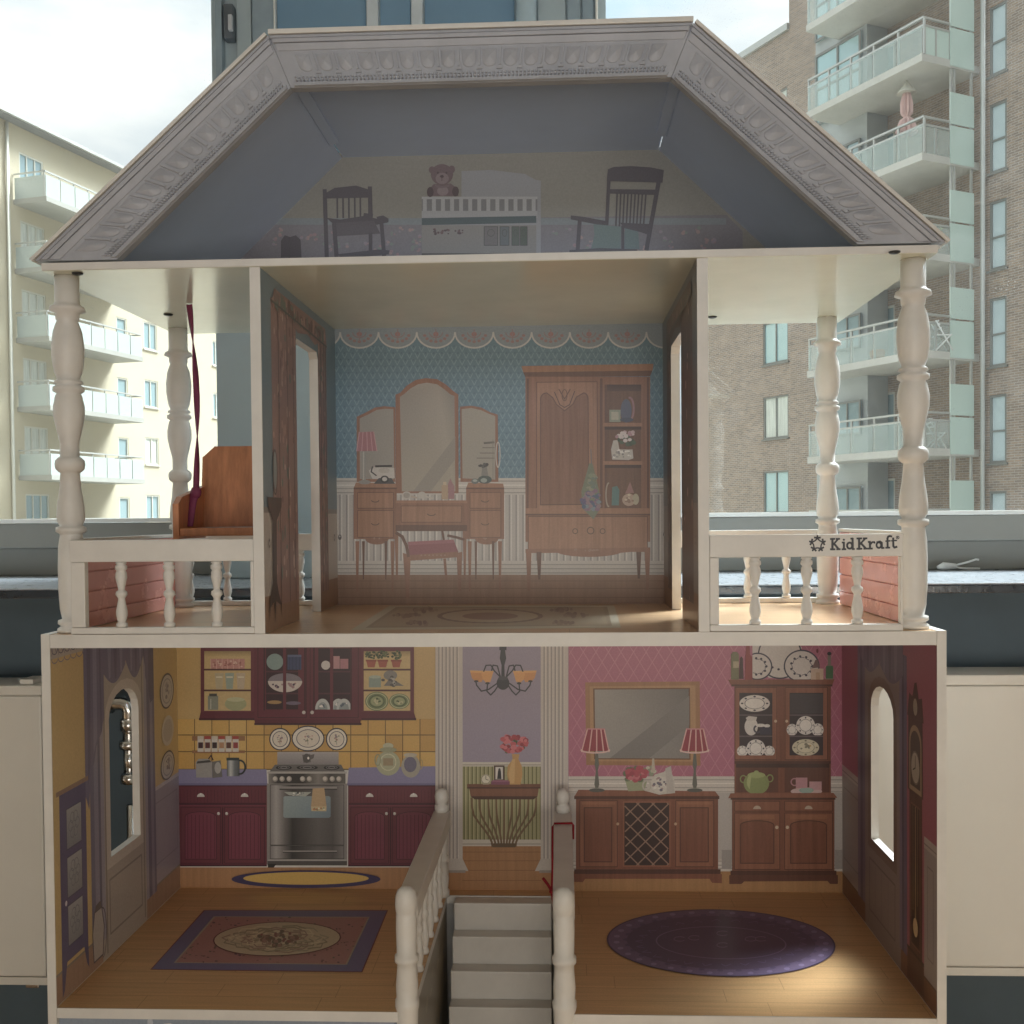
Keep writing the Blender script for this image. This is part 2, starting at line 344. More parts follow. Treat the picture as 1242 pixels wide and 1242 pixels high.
# radiators
def radiator(x0, x1, vt, vb, u, lab):
    y0, y1 = .50, .60
    zt, zb = spot(u, vt, 1, y0).z, spot(u, vb, 1, y0).z
    r = empty('radiator', ((x0+x1)/2, .55, zb), lab, 'radiator', 'radiators under the windows')
    box('front_panel', x0, x1, y0, y0+.02, zb+.016, zt-.018, RADW, r, .004)
    box('top_grille', x0, x1, y0+.002, y1, zt-.0175, zt, RADW, r, .003)
    box('bottom_rail', x0, x1, y0+.003, y1, zb, zb+.014, RADW, r, .002)
    box('back_panel', x0+.01, x1-.01, y1-.02, y1-.001, zb+.015, zt-.018, RADW, r, .003)
    for x in (x0+.12, x1-.12): box('wall_bracket', x-.015, x+.015, y1, .659, zb+.1, zt-.1, RADW, r, .002)
    return r, zt, zb
rl, zt, zb = radiator(-2.0, -.80, 832, 1196, 25, 'cream radiator left of the dollhouse with chrome valve on its end')
xc = spot(37, 832, 1, .53).x
box('mounting_clip', xc-.012, xc+.012, .515, .56, zt+.0003, zt+.009, RADW, rl, .002)
box('mounting_clip', spot(46, 1196, 1, .53).x-.012, spot(46, 1196, 1, .53).x+.012, .51, .55, zb-.008, zb-.0003, STEEL, rl, .002)
xv = spot(157, 860, 1, .56).x; zv = spot(150, 853, 1, .56).z
v = tube('valve', [(-.7985, .56, zv), (xv-.012, .56, zv), (xv-.003, .56, zv-.003), (xv, .56, zv-.012), (xv, .56, zv-.07)], .0125, STEEL, rl, 14)
for dz, r_, h_ in ((-.028, .0165, .020), (-.066, .0185, .014), (-.082, .0115, .040), (-.125, .017, .016)):
    bm = bmesh.new(); addtube(bm, [(xv, .56, zv+dz), (xv, .56, zv+dz-h_)], r_, 12); bmput('valve_nut', bm, STEEL, v, True)
bm = bmesh.new(); addtube(bm, [(xv-.05, .56, zv), (xv-.03, .56, zv)], .018, 12); bmput('valve_nut', bm, STEEL, v, True)
tube('pipe', [(xv, .56, zv-.18), (xv, .56, FLZ+.001)], .008, STEEL, rl, 12)
rrr, zt2, zb2 = radiator(.60, 2.0, 819, 1185, 1200, 'cream radiator right of the dollhouse with grilled top and no valve in view')
# cable clip on the sill
zS = .488
p0 = spot(1150, 688, 2, zS+.006)
cl = empty('cable_clip', (p0.x, p0.y, zS), 'small white plastic clip with two thin bent arms lying on the right sill', 'clip')
WP = mat('white_plastic', (.82, .82, .80), .4)
bm = bmesh.new(); addtube(bm, [(p0.x-.022, p0.y, zS+.006), (p0.x-.01, p0.y, zS+.008), (p0.x+.016, p0.y, zS+.008)], [.003, .0085, .0055], 12); bmput('body', bm, WP, cl, True)
pa = spot(1186, 679, 1, p0.y)
tube('arm', [(p0.x+.015, p0.y, zS+.010), (pa.x-.018, p0.y, pa.z-.004), (pa.x-.004, p0.y, pa.z+.001), (pa.x+.002, p0.y, pa.z)], .0022, WP, cl)
tube('arm', [(p0.x+.015, p0.y, zS+.006), (p0.x+.03, p0.y, zS+.0035), (p0.x+.062, p0.y-.004, zS+.0028)], .0022, WP, cl)
tag(tube('thin_cord', [(1.0+.03*i, .80-.004*math.sin(i*.9), zS+.002) for i in range(24)], .0018, WP, None), 'thin white cord lying along the back of the right sill', 'cord')

# ================================================================== the dollhouse
HW, TS, D = .545, .008, .4315
Z2a, Z2b = .4475, .464
Z3a, Z3b = .9095, .919
ZT = 1.187
house = empty('dollhouse', (0, .2, FLZ), 'big white wooden toy dollhouse with open front and turned columns, standing before the window', 'dollhouse')
HX = HW-TS
# side walls with arched window holes
def arch(y0, y1, z0, zs_, zt_, ch=.006, n=9):
    p = [(y0, z0), (y1, z0)]; yc = (y0+y1)/2; ry = (y1-y0)/2
    return p+[(yc+ry*math.cos(math.pi*i/n), zs_+(zt_-zs_)*math.sin(math.pi*i/n)) for i in range(n+1)]
hy0, hy1 = .166, .2705
hz0 = spot(133, 1041, 0, -HX).z; hzt = spot(150, 835, 0, -HX).z
HOLE = arch(hy0, hy1, hz0, hzt-.035, hzt)
wallL = plate('side_wall', [(0, FLZ+.001), (D+.012, FLZ+.001), (D+.012, Z2b+.0006), (0, Z2b+.0006)], [HOLE], lambda a, b: (-HX, a, b), (-TS-.003, 0, 0), WHITE, house)
wallR = plate('side_wall', [(0, FLZ+.001), (D+.012, FLZ+.001), (D+.012, Z2b+.0006), (0, Z2b+.0006)], [HOLE], lambda a, b: (HX, a, b), (TS+.003, 0, 0), WHITE, house)
SX0, SX1, SY = -.094, .086, .403
X1 = HX-.0004
def floorplate(name, outer, z0, z1, m): return plate(name, outer, [], lambda a, b: (a, b, z1), (0, 0, z0-z1), m, house)
gfloor = floorplate('ground_floor', [(-X1, 0), (SX0, 0), (SX0, SY), (SX1, SY), (SX1, 0), (X1, 0), (X1, D), (-X1, D)], -.0125, 0, WHITE)
ufloor = floorplate('upper_floor', [(-X1, 0), (X1, 0), (X1, D+.012), (-X1, D+.012)], Z2a, Z2b, WHITE)
afloor = floorplate('attic_floor', [(-.5375, 0), (.5375, 0), (.5375, D+.016), (-.5375, D+.016)], Z3a, Z3b, CEIL)
box('front_edge', -.5377, .5377, -.0025, -.0002, Z3a+.0002, Z3b-.0002, WHITE, afloor, .0006)
gback = box('back_wall', -X1, X1, D, D+.008, FLZ+.002, Z2a-.0004, WHITE, house, 0)
PL0, PL1, PR0, PR1 = -.2815, -.2685, .2567, .2697
uback = box('back_wall', PL0, PR1, D, D+.008, Z2b+.0004, Z3a-.0004, WHITE, house, 0)
# base board under the ground floor, left and right of the stairwell
for x0, x1 in ((-X1, SX0-.001), (SX1+.001, X1)):
    bb = box('base_board', x0, x1, .006, .014, FLZ+.002, -.0129, WHITE, house, 0)
    k = Ink(lambda u, v, x0=x0, x1=x1: Vector((x0+(x1-x0)*u, .006, -.0129-.4*v)), Vector((0, -1, 0)))
    k.rect(0, 0, 1, 1, '#8d9db0')
    for i in range(140):
        c = random.choice(['#b9c3cf', '#6d7d92', '#c9a4ac', '#7f8f80', '#e0dad0', '#9a8ca8']); a = random.random()*.97; q = random.random()
        k.ell(a, q, random.uniform(.006, .03), random.uniform(.01, .045), c, 9)
    k.done('printed_garden', bb)
for x, s in ((SX0, -1), (SX1, 1)):
    bb = box('stairwell_side', x+s*.001, x+s*.007, .015, SY, FLZ+.002, -.0129, WHITE, house, 0)
    k = Ink(lambda u, v, x=x: Vector((x+s*.001, .015+(SY-.015)*u, -.0129-.3*v)), Vector((-s, 0, 0)))
    k.rect(0, 0, 1, 1, '#8f8064')
    for i in range(70): k.ell(random.random(), random.random(), random.uniform(.01, .04), random.uniform(.01, .04), random.choice(['#7a6b50', '#a39574', '#6d7266', '#998a6c', '#5f6a70']), 8)
    k.done('printed_stonework', bb)
# partitions of the upper floor with doorways
def door(y0, y1, zt0, r=.008): return [(y0, Z2b+.0006), (y1, Z2b+.0006), (y1, zt0-r), (y1-r*.3, zt0-r*.3), (y1-r, zt0), (y0+r, zt0), (y0+r*.3, zt0-r*.3), (y0, zt0-r)]
pyl = spot(382.5, 600, 0, PL1), spot(358, 600, 0, PL1)
dy0, dy1 = spot(361, 600, 0, PL1).y, spot(387.5, 600, 0, PL1).y
dzt = spot(384, 427, 0, PL1).z
DOOR = [(dy0, Z2b+.0004), (dy0, dzt-.004), (dy0+.004, dzt), (dy1-.008, dzt), (dy1, dzt-.010), (dy1, Z2b+.0004)]
OUT = [(0, Z2b+.0004)]+DOOR+[(D, Z2b+.0004), (D, Z3a-.0004), (0, Z3a-.0004)]
partL = plate('partition_wall', OUT, [], lambda a, b: (PL1, a, b), (PL0-PL1, 0, 0), WHITE, house)
partR = plate('partition_wall', OUT, [], lambda a, b: (PR0, a, b), (PR1-PR0, 0, 0), WHITE, house)
# attic
tipx, apx = .549, .254
aback = plate('back_wall', [(-tipx+.03, Z3b+.0006), (tipx-.03, Z3b+.0006), (apx-.004, ZT-.002), (-apx+.004, ZT-.002)], [], lambda a, b: (a, D, b), (0, .008, 0), WHITE, house)
def panel(name, P0, P1, th, y0, y1, m, par):     # roof board from P0 to P1 in x-z
    dx, dz = P1[0]-P0[0], P1[1]-P0[1]; l = math.hypot(dx, dz); nx, nz = -dz/l*th, dx/l*th
    return plate(name, [(P0[0], P0[1]), (P1[0], P1[1]), (P1[0]+nx, P1[1]+nz), (P0[0]+nx, P0[1]+nz)], [], lambda a, b: (a, y0, b), (0, y1-y0, 0), m, par)
def roofside(s):
    P0, P1 = (s*tipx, Z3b+.002), (s*(apx+.0015), ZT-.0015)
    dx, dz = P1[0]-P0[0], P1[1]-P0[1]; l = math.hypot(dx, dz); nx, nz = s*abs(dz)/l, abs(dx)/l
    ol = [P0, P1, (P1[0]+nx*.004, P1[1]+nz*.004), (P0[0]+nx*.004, P0[1]+nz*.004)]
    a = plate('roof_panel', ol, [], lambda a, b: (a, -.004, b), (0, D+.02, 0), WHITE, house)
    il = [(P0[0]-s*.012, P0[1]), (P1[0]-s*.0005, P1[1]-.0015), (P1[0]-nx*.004, P1[1]-nz*.004-.001), (P0[0]-s*.02, P0[1])]
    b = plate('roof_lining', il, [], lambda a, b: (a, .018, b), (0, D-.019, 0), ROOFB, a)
roofside(-1); roofside(1)
rt = box('roof_panel', -apx, apx, -.004, D+.016, ZT-.0005, ZT+.0055, WHITE, house, .001)
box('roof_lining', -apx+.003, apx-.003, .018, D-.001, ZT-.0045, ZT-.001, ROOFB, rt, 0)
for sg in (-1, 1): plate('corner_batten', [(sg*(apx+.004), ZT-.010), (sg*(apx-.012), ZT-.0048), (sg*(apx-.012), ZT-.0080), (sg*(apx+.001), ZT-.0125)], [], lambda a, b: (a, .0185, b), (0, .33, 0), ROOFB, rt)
# moulded fascia: three boards with egg-and-dart relief, written in (s along, t down from the outer edge)
FT = .064
def fascia(A, B, a, b):
    """A, B outer corners, a, b inner corners (x, z)"""
    A, B, a, b = (Vector((p[0], 0, p[1])) for p in (A, B, a, b))
    Lh = (B-A).length
    def P(s, t, y): top = A.lerp(B, s); bot = a.lerp(b, s); p = top.lerp(bot, t); return Vector((p.x, y, p.z))
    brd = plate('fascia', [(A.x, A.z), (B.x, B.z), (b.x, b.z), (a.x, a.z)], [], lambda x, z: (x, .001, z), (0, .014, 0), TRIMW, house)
    bm = bmesh.new()
    def slab(s0, s1, t0, t1, y0, y1, seg=1):
        v = [bm.verts.new(P(s, t, y)) for s, t, y in ((s0, t0, .0012), (s1, t0, .0012), (s1, t1, .0012), (s0, t1, .0012), (s0+.0006, t0+.012, y0), (s1-.0006, t0+.012, y0), (s1-.0006, t1-.012, y1), (s0+.0006, t1-.012, y1))]
        for q in ((4, 5, 6, 7), (0, 1, 5, 4), (1, 2, 6, 5), (2, 3, 7, 6), (3, 0, 4, 7)): bm.faces.new([v[i] for i in q])
    slab(0, 1, .0, .07, -.002, -.002); slab(.003, .997, .07, .16, -.0034, -.0026); slab(.006, .994, .16, .30, -.0022, -.0002)
    slab(.012, .988, .905, .995, -.002, -.003)
    n = max(4, round(((B-A).length+(b-a).length)/2/.0262))
    for i in range(n):
        s0 = .035+(.93)*(i)/n; s1 = .035+(.93)*(i+1)/n; c = (s0+s1)/2; w = (s1-s0)*.36
        # tongue with rounded lower end
        top, mid, y = .36, .60, -.0016
        pts = [(c-w, top), (c+w, top)]+[(c+w*math.cos(q*math.pi/6), mid+.11*math.sin(q*math.pi/6)) for q in range(7)]
        o = [bm.verts.new(P(s, t, .0012)) for s, t in pts]; ii = [bm.verts.new(P(c+(s-c)*.8, .36+.02+(t-.36)*.9, y+.0015)) for s, t in pts]; cc = bm.verts.new(P(c, .52, y-.0012))
        for j in range(len(pts)):
            q = (j+1) % len(pts); bm.faces.new((o[j], o[q], ii[q], ii[j])); bm.faces.new((ii[j], ii[q], cc))
        # dart with flared foot
        if i:
            d = (s1-s0)*.055
            slab(s0-d, s0+d, .34, .70, -.0020, -.0020); slab(s0-d*2.6, s0+d*2.6, .685, .76, -.0012, -.0012)
    me = int((B-A).length/.0052)
    for i in range(me):
        s0 = .02+.96*i/me; s1 = s0+.96/me*.55; slab(s0, s1, .775, .835, -.0014, -.0014); slab(s0, s1, .84, .895, -.0022, -.0022)
    bmput('egg_and_dart_moulding', bm, TRIMW, brd)
iz = 1.1235; ix = .2285; bx = .4455
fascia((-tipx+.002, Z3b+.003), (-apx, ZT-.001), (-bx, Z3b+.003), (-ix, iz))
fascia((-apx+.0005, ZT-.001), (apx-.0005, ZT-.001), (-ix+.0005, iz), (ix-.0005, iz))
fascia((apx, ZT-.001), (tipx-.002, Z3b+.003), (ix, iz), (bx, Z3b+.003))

# columns
def v2z(u, v, y): return spot(u, v, 1, y).z
K = 1.312/F
cp = [(297+12, 14.5), (347-5, 14.5), (348-2, 16), (345+3, 20), (353, 20), (356, 15.5), (364, 15), (366, 13.5), (380, 17), (399, 19.3), (415, 18.9), (432, 16.4), (441, 14.4), (443, 16.2), (446, 16.4), (448, 14.8), (451, 17.2), (456, 17.4), (459, 15.2), (462, 15.6), (476, 18.4), (490, 18.2), (508, 14.4), (522, 12.4), (540, 12.3), (541.5, 13), (545, 16), (550, 16.6), (556, 15.8), (560, 13), (561, 12.2), (582, 12.9), (600, 15.6), (614, 16.8), (622, 16.2), (629, 14.4), (630.5, 16.4), (636, 17), (639, 14.6), (641, 14.4), (655, 15.3), (680, 16.2), (710, 16), (735, 14.6), (748, 13.2), (749.5, 15.8), (754, 16.2), (757, 14.6), (760, 16.6), (765, 17)]
cp = [(v, hw*(1.07 if v in (345, 353, 446, 451, 456, 541.5, 545, 550, 556, 630.5, 636, 749.5, 754, 760, 765) else .92 if v in (366, 356, 364, 441, 448, 459, 522, 540, 561, 629, 639, 641, 748, 757) else 1)) for v, hw in cp]
lx = [(348, 74), (634, 83.8), (765, 88)]
prof = []
for v_, hw in cp: prof.append((hw*K, v2z(74+(v_-348)*.034, v_, .03)))
z_hi, z_lo = prof[0][1], prof[-1][1]
prof = [(r, Z2b+.0004+(z-z_lo)*(Z3a-.0004-Z2b-.0004)/(z_hi-z_lo)) for r, z in prof][::-1]
cm = lathe_mesh('column', prof, 24)
for x, y in ((-.522, .031), (.5195, .031), (-.516, .402), (.5085, .402)):
    o = put('column', cm, WHITE, house); o.location = Vector((x, y, 0))-house.location
# railings of the two balconies
bp_ = [(0, 11), (2, 12.2), (3, 9), (5, 13), (9, 13.2), (11, 9.5), (14, 12), (20, 12.8), (28, 9.5), (34, 7.2), (36, 7), (38, 12), (42, 13), (45, 9), (47, 7.4), (54, 9.6), (62, 12.4), (68, 12.6), (74, 10), (77, 8.5), (78, 12), (81, 13), (83, 11)]
def baluster_mesh(h, r): return lathe_mesh('baluster', [(q/13.2*r, h*(1-p/83)) for p, q in bp_][::-1], 14)
RB0, RB1 = Z2b+.0005, Z2b+.0085
RT0 = spot(200, 681, 1, .006).z; RT1 = spot(200, 654.5, 1, .006).z
balm = baluster_mesh(RT0-RB1-.0004, .0072)
def railing(y, x0, x1, xs, posts):
    r = empty('railing', ((x0+x1)/2, y, Z2b)); r.parent = house; r.location = Vector(((x0+x1)/2, y, Z2b))-house.location
    tr_ = box('top_rail', x0, x1, y-.006, y+.006, RT0, RT1, WHITE, r)
    box('bottom_rail', x0, x1, y-.006, y+.006, RB0, RB1, WHITE, r)
    for a, b in posts: box('post', a, b, y-.0055, y+.0055, RB1+.0002, RT0-.0002, WHITE, r)
    for x in xs:
        o = put('baluster', balm, WHITE, r); o.location = Vector((x, y, RB1+.0002))-house.location-r.location
    return r, tr_
fx = lambda u, y=.006: spot(u, 720, 1, y).x
railL, _ = railing(.007, fx(87), PL0-.0006, [fx(147), fx(205), fx(262.7)], [(fx(88), fx(105)), (fx(305), PL0-.0006)])
railR, trR = railing(.007, PR1+.0006, fx(1094), [fx(916), fx(978.5), fx(1040)], [(PR1+.0006, fx(871.5)), (fx(1091), fx(1094))])
railing(.425, fx(224, .42), PL0-.0006, [fx(229.5, .42), fx(275, .42), fx(320, .42), fx(364, .42)], [])
railing(.425, PR1+.0006, fx(1003, .42), [fx(862, .42), fx(908, .42), fx(954.5, .42)], [(fx(995, .42), fx(1003, .42))])
for s, xi in ((-1, -.5215), (1, .5235)):
    g = empty('side_panel'); g.parent = house; g.location = Vector((xi, .22, Z2b))-house.location
    zz = [Z2b+.0006, Z2b+.0215, Z2b+.0475, Z2b+.0735, RT1-.0035]
    for a, b in zip(zz, zz[1:]): box('plank', xi, xi+s*.008, .045, .390, a+.0005, b-.0005, PINK, g, .0016)
    box('panel_backing', xi+s*.003, xi+s*.0075, .046, .389, Z2b+.0008, RT1-.004, PINK, g, 0)
    box('cap', xi-s*.001, xi+s*.0095, .043, .392, RT1-.0034, RT1+.0016, WHITE, g, .0008)
# screw heads under the attic floor
scr = lathe_mesh('screw_head', [(.007, 0), (.0066, -.0014), (.0045, -.0024), (.0015, -.0028)][::-1], 12)
for u, v_ in ((94, 331), (1085, 305), (864, 384), (204, 381)):
    p = spot(u, v_, 2, Z3a); o = put('screw_head', scr, DARKM, house); o.location = Vector((p.x, p.y, Z3a-.0002))-house.location
# balustrade round the stairwell
RZ0, RZ1 = .110, .136
newp = [(-.17, 1.05), (-.04, 1.05), (-.02, .98), (.0, 1.03), (.005, 1.12), (.012, 1.12), (.014, .98), (.03, 1.04), (.05, .92), (.058, .9), (.06, 1.12), (.067, 1.12), (.069, .92), (.10, .98), (.118, .96), (.120, .9), (.122, .98), (.130, 1.04), (.140, 1.0), (.147, .82), (.151, .5), (.1525, .1)]
NR = 13.2*(1.3/F)
newm = lathe_mesh('newel_post', [(r*NR, z) for z, r in newp], 22)
bkp = [(.0003, .95), (.01, .95), (.012, .75), (.03, .9), (.055, .7), (.057, .95), (.064, .95), (.066, .7), (.09, .8), (RZ1+.0002, .8), (RZ1+.003, .95), (RZ1+.010, .96), (RZ1+.012, .66), (RZ1+.015, .7), (RZ1+.017, .86), (RZ1+.024, .93), (RZ1+.031, .84), (RZ1+.036, .5), (RZ1+.0375, .1)]
bkm = lathe_mesh('newel_post', [(r*.0118, z) for z, r in bkp], 20)
sbal = baluster_mesh(RZ0-.0008, .0065)
def stair_rail(x, side):
    r = empty('stair_railing'); r.parent = house; r.location = Vector((x, .2, 0))-house.location
    base = house.location+r.location
    o = put('newel_post', newm, WHITE, r); o.location = Vector((x, .008, .0004))-base
    o = put('newel_post', bkm, WHITE, r); o.location = Vector((x, .400, 0))-base
    box('handrail', x-.0135, x+.0135, .012, .4075, RZ0, RZ1, WHITE, r, .002)
    for i in range(6):
        o = put('baluster', sbal, WHITE, r); o.location = Vector((x, .06+.058*i, .0004))-base
stair_rail(-.1005, -1); stair_rail(.0925, 1)
st = empty('staircase'); st.parent = house; st.location = Vector((0, .3, 0))-house.location
for i in range(11):
    zt_ = -.0015-.0415*i; yf = SY-.0005-.029*i
    if yf < .06: break
    box('step', -.080, .0735, yf-.0288, yf, zt_-.052, zt_, WHITE, st, .002)

# ================================================================== prints on the boards
BK = lambda u, v: spot(u, v, 1, D)
BO = Vector((0, -1, 0))
def bink(x=0, y=0, k=1): return Ink(BK, BO).org(x, y, k)
WOODF = '#b98148'
# ---- kitchen wall
k = bink()
k.rect(214, 738, 530, 872, '#d3ae62')
k.rect(214, 872, 530, 934, '#7d5f26')
tx = [215, 236.1, 257, 278, 299, 320.4, 341.5, 362, 383, 404, 425.5, 446.5, 467.5, 488.5, 509.5, 531]
ty = [871.5, 891.4, 911.6, 933]
for a, b in zip(tx, tx[1:]):
    for c, d in zip(ty, ty[1:]): k.rect(a+.5, c+.6, b-.6, d-.6, random.choice(['#dcab3c', '#e0b144', '#d9a636', '#e2b54e', '#cf9d38']))
k.rect(214, 1052, 530, 1080, WOODF, .5)
k.done('printed_kitchen_wallpaper', gback)
k = bink(200, 760, 3.653)
k.poly([(60, 632), (450, 632), (455, 702), (60, 702)], '#8f89b4').rect(60, 694, 455, 704, '#77709c')
k.done('printed_worktop', gback); k = bink(200, 760, 3.653)
k.poly([(815, 625), (1206, 618), (1206, 700), (808, 700)], '#8f89b4').rect(808, 694, 1206, 704, '#77709c')
k.done('printed_worktop', gback)
def basecab(x0, x1, mid, y0=703, y1=1062):
    k = bink(200, 760, 3.653); M, Dk, Lt = '#74293a', '#50162a', '#853049'
    k.rect(x0, y0, x1, y1, M).rect(x0, y0, x1, y0+5, Dk)
    x = x0+10
    while x < x1-6: k.line([(x, y0+20), (x, 778)], 1.6, Dk); x += 15
    k.rect(x0+2, 780, x1-2, 790, Dk).rect(x0+2, 790, x1-2, 794, Lt)
    for a, b in ((x0+12, mid-9), (mid+9, x1-10)):
        k.rect(a, 800, b, y1-14, M); k.line([(a, 800), (b, 800), (b, y1-14), (a, y1-14), (a, 800)], 3, Dk)
        p = [(a+18, y1-32), (a+18, 842)]+k.arcpts((a+b)/2, 842, (b-a)/2-18, 22, 180, 360, 10)+[(b-18, y1-32), (a+18, y1-32)]
        k.poly(p[:-1], Lt).line(p, 3, Dk)
        x = a+30
        while x < b-22: k.line([(x, 834), (x, y1-36)], 2.4, Dk); x += 17
        c = (a+b)/2
        k.poly(k.arcpts(c, 754, 17, 16, 180, 360, 8), '#d8d3cd').ell(c, 741, 4, 4, '#f0ece6', 8)
    k.rect(mid-3, 800, mid+3, y1-10, Dk)
    for q in (-18, 18): k.ell(mid+q, 828, 6.5, 7, '#cfc9c2', 12).ell(mid+q-1.5, 825, 2.4, 2.4, '#f6f3ee', 8)
    k.rect(x0, y1-8, x1, y1, Dk)
    k.done('printed_base_cabinet', gback)
basecab(60, 452, 256); basecab(812, 1206, 1000)
# cooker
k = bink(320, 900, 7.764)
k.vgrad(128, 92, 705, 215, '#b9b2b2', '#8f898a')
for y in (120, 140, 160, 180): k.line([(135, y), (700, y)], 3, '#9d9798')
k.poly([(105, 212), (730, 212), (770, 290), (45, 290)], '#6e6a68')
for x, w in ((190, 75), (410, 100), (640, 75)):
    k.ell(x, 240, w, 22, '#2e2c2e').ring(x, 238, w*.7, 14, 6, '#7c7879').ring(x, 238, w*.4, 8, 5, '#8c8889')
k.poly([(362, 118), (440, 112), (445, 190), (375, 195)], '#77716f').ell(405, 152, 36, 44, '#5d5856').ell(420, 150, 10, 13, '#f3efe8').poly([(440, 120), (478, 112), (470, 150), (445, 165)], '#6c6664')
k.rect(36, 276, 782, 296, '#b8b2ac')
k.hgrad(45, 296, 770, 392, [(0, '#8f8a84'), (.12, '#3f3c3a'), (.45, '#35322f'), (.65, '#8d8780'), (.8, '#4b4744'), (1, '#6c6762')])
for x in (108, 173, 240, 366, 430, 578, 645, 708): k.ell(x, 346, 25, 26, '#a79f96').ell(x-3, 342, 17, 18, '#d3cbc0')
k.rect(30, 390, 785, 1150, '#958f8b')
STL = [(0, '#8e8886'), (.08, '#b3adaa'), (.2, '#77726f'), (.30, '#3b3837'), (.45, '#55504e'), (.65, '#6f6a68'), (.85, '#615c5a'), (1, '#8c8684')]
k.hgrad(62, 402, 755, 968, STL).line([(62, 402), (755, 402), (755, 968), (62, 968), (62, 402)], 5, '#2b2928')
k.rect(150, 418, 690, 440, '#9b9592').rect(150, 438, 690, 450, '#474340')
k.poly([(185, 520), (200, 508), (615, 508), (630, 520), (630, 700), (615, 712), (200, 712), (185, 700)], ('#8fa0a3', '#9eb0b2', '#8ea0a4', '#8497a0', '#7890a0', '#7890a0', '#95a8aa', '#95a8aa'))
k.poly([(190, 468), (450, 470), (395, 510), (240, 500)], '#b4b9ae').blobs(320, 488, 60, 16, ['#4a5550', '#e4e4da', '#8c9690'], 18, 6, 12)
k.poly([(462, 436), (570, 430), (592, 605), (445, 605)], '#cba877').poly([(445, 605), (592, 605), (590, 650), (450, 648)], '#d9c28e').blobs(520, 628, 60, 14, ['#f0ead2', '#8a9460', '#d08050'], 12, 7, 13)
k.hgrad(62, 975, 755, 1098, STL).line([(62, 975), (755, 975), (755, 1098), (62, 1098), (62, 975)], 5, '#2b2928')
k.rect(180, 1020, 690, 1032, '#a7a19e').rect(180, 1032, 690, 1040, '#3d3a39')
k.rect(40, 1104, 780, 1118, '#b4aeaa').rect(36, 1118, 785, 1160, '#57524f').poly([(40, 1145), (120, 1145), (95, 1180), (40, 1180)], '#2c2a29')
k.done('printed_cooker', gback)
# plates on the tiles
def wallplate(cx, cy, rx, ry):
    k = bink(200, 760, 3.653)
    k.ell(cx, cy, rx+3, ry+3, '#2e2b3e').ell(cx, cy, rx-2, ry-2, '#e9dfce').ring(cx, cy, rx*.72, ry*.72, 3, '#4c4659').ell(cx, cy, rx*.68, ry*.68, '#e3d6c2')
    k.blobs(cx, cy-4, rx*.28, ry*.38, ['#b5746c', '#8e8f74', '#c99a8c', '#93868c'], 18, 2, 5).line([(cx, cy+ry*.5), (cx-2, cy)], 2, '#7c7c64')
    k.done('printed_plate', gback)
wallplate(511, 498, 45, 47); wallplate(635, 495, 70, 54); wallplate(762, 498, 45, 47)
k = bink(200, 760, 3.653)
k.rect(122, 484, 356, 505, '#a5713f').rect(122, 548, 356, 560, '#a5713f')
for i in range(6):
    x = 146+i*31; k.rect(x, 488, x+27, 554, '#d9d2c8').rect(x, 484, x+27, 498, '#b8402f' if i % 2 else '#d6c9b6').rect(x+3, 512, x+24, 538, ['#47202a', '#6b2a26', '#3b2226', '#c08a5a', '#6a3a2a', '#a63a3a'][i])
k.done('printed_spice_rack', gback)
k = bink(200, 760, 3.653)
k.poly([(138, 600), (150, 585), (195, 585), (210, 598), (210, 668), (140, 668)], '#a7a39f').poly([(210, 598), (248, 592), (256, 665), (212, 670)], '#7b7773').poly([(145, 596), (200, 590), (207, 600), (142, 606)], '#4d4a48').ell(236, 625, 15, 26, '#b5b1ab', 12).line([(195, 585), (205, 570), (215, 590)], 5, '#4e3434')
k.done('printed_toaster', gback)
k = bink(200, 760, 3.653)
k.hgrad(276, 590, 332, 662, [(0, '#565c60'), (.3, '#c9ccca'), (.6, '#777d80'), (1, '#50565a')]).rect(274, 580, 330, 592, '#2f3d3f').ring(333, 622, 24, 30, 8, '#333a3c', 16, -95, 100)
k.done('printed_mug', gback)
k = bink(200, 760, 3.653)
k.ell(990, 605, 53, 54, '#b4b58f').ell(990, 528, 24, 14, '#c4c3a0', 14).ell(990, 545, 38, 12, '#a3a47e', 16).ring(990, 600, 34, 36, 4, '#d6d3ae').rect(968, 582, 1012, 615, '#a7926c').ring(944, 590, 12, 24, 5, '#a3a47e')
k.ell(1090, 618, 42, 50, '#b0a998').ell(1088, 610, 28, 34, '#75708a').ell(1088, 568, 30, 9, '#cbbfa6', 14).ring(1132, 608, 10, 22, 4, '#c3a766', 12, -90, 90)
k.done('printed_cookie_jars', gback)
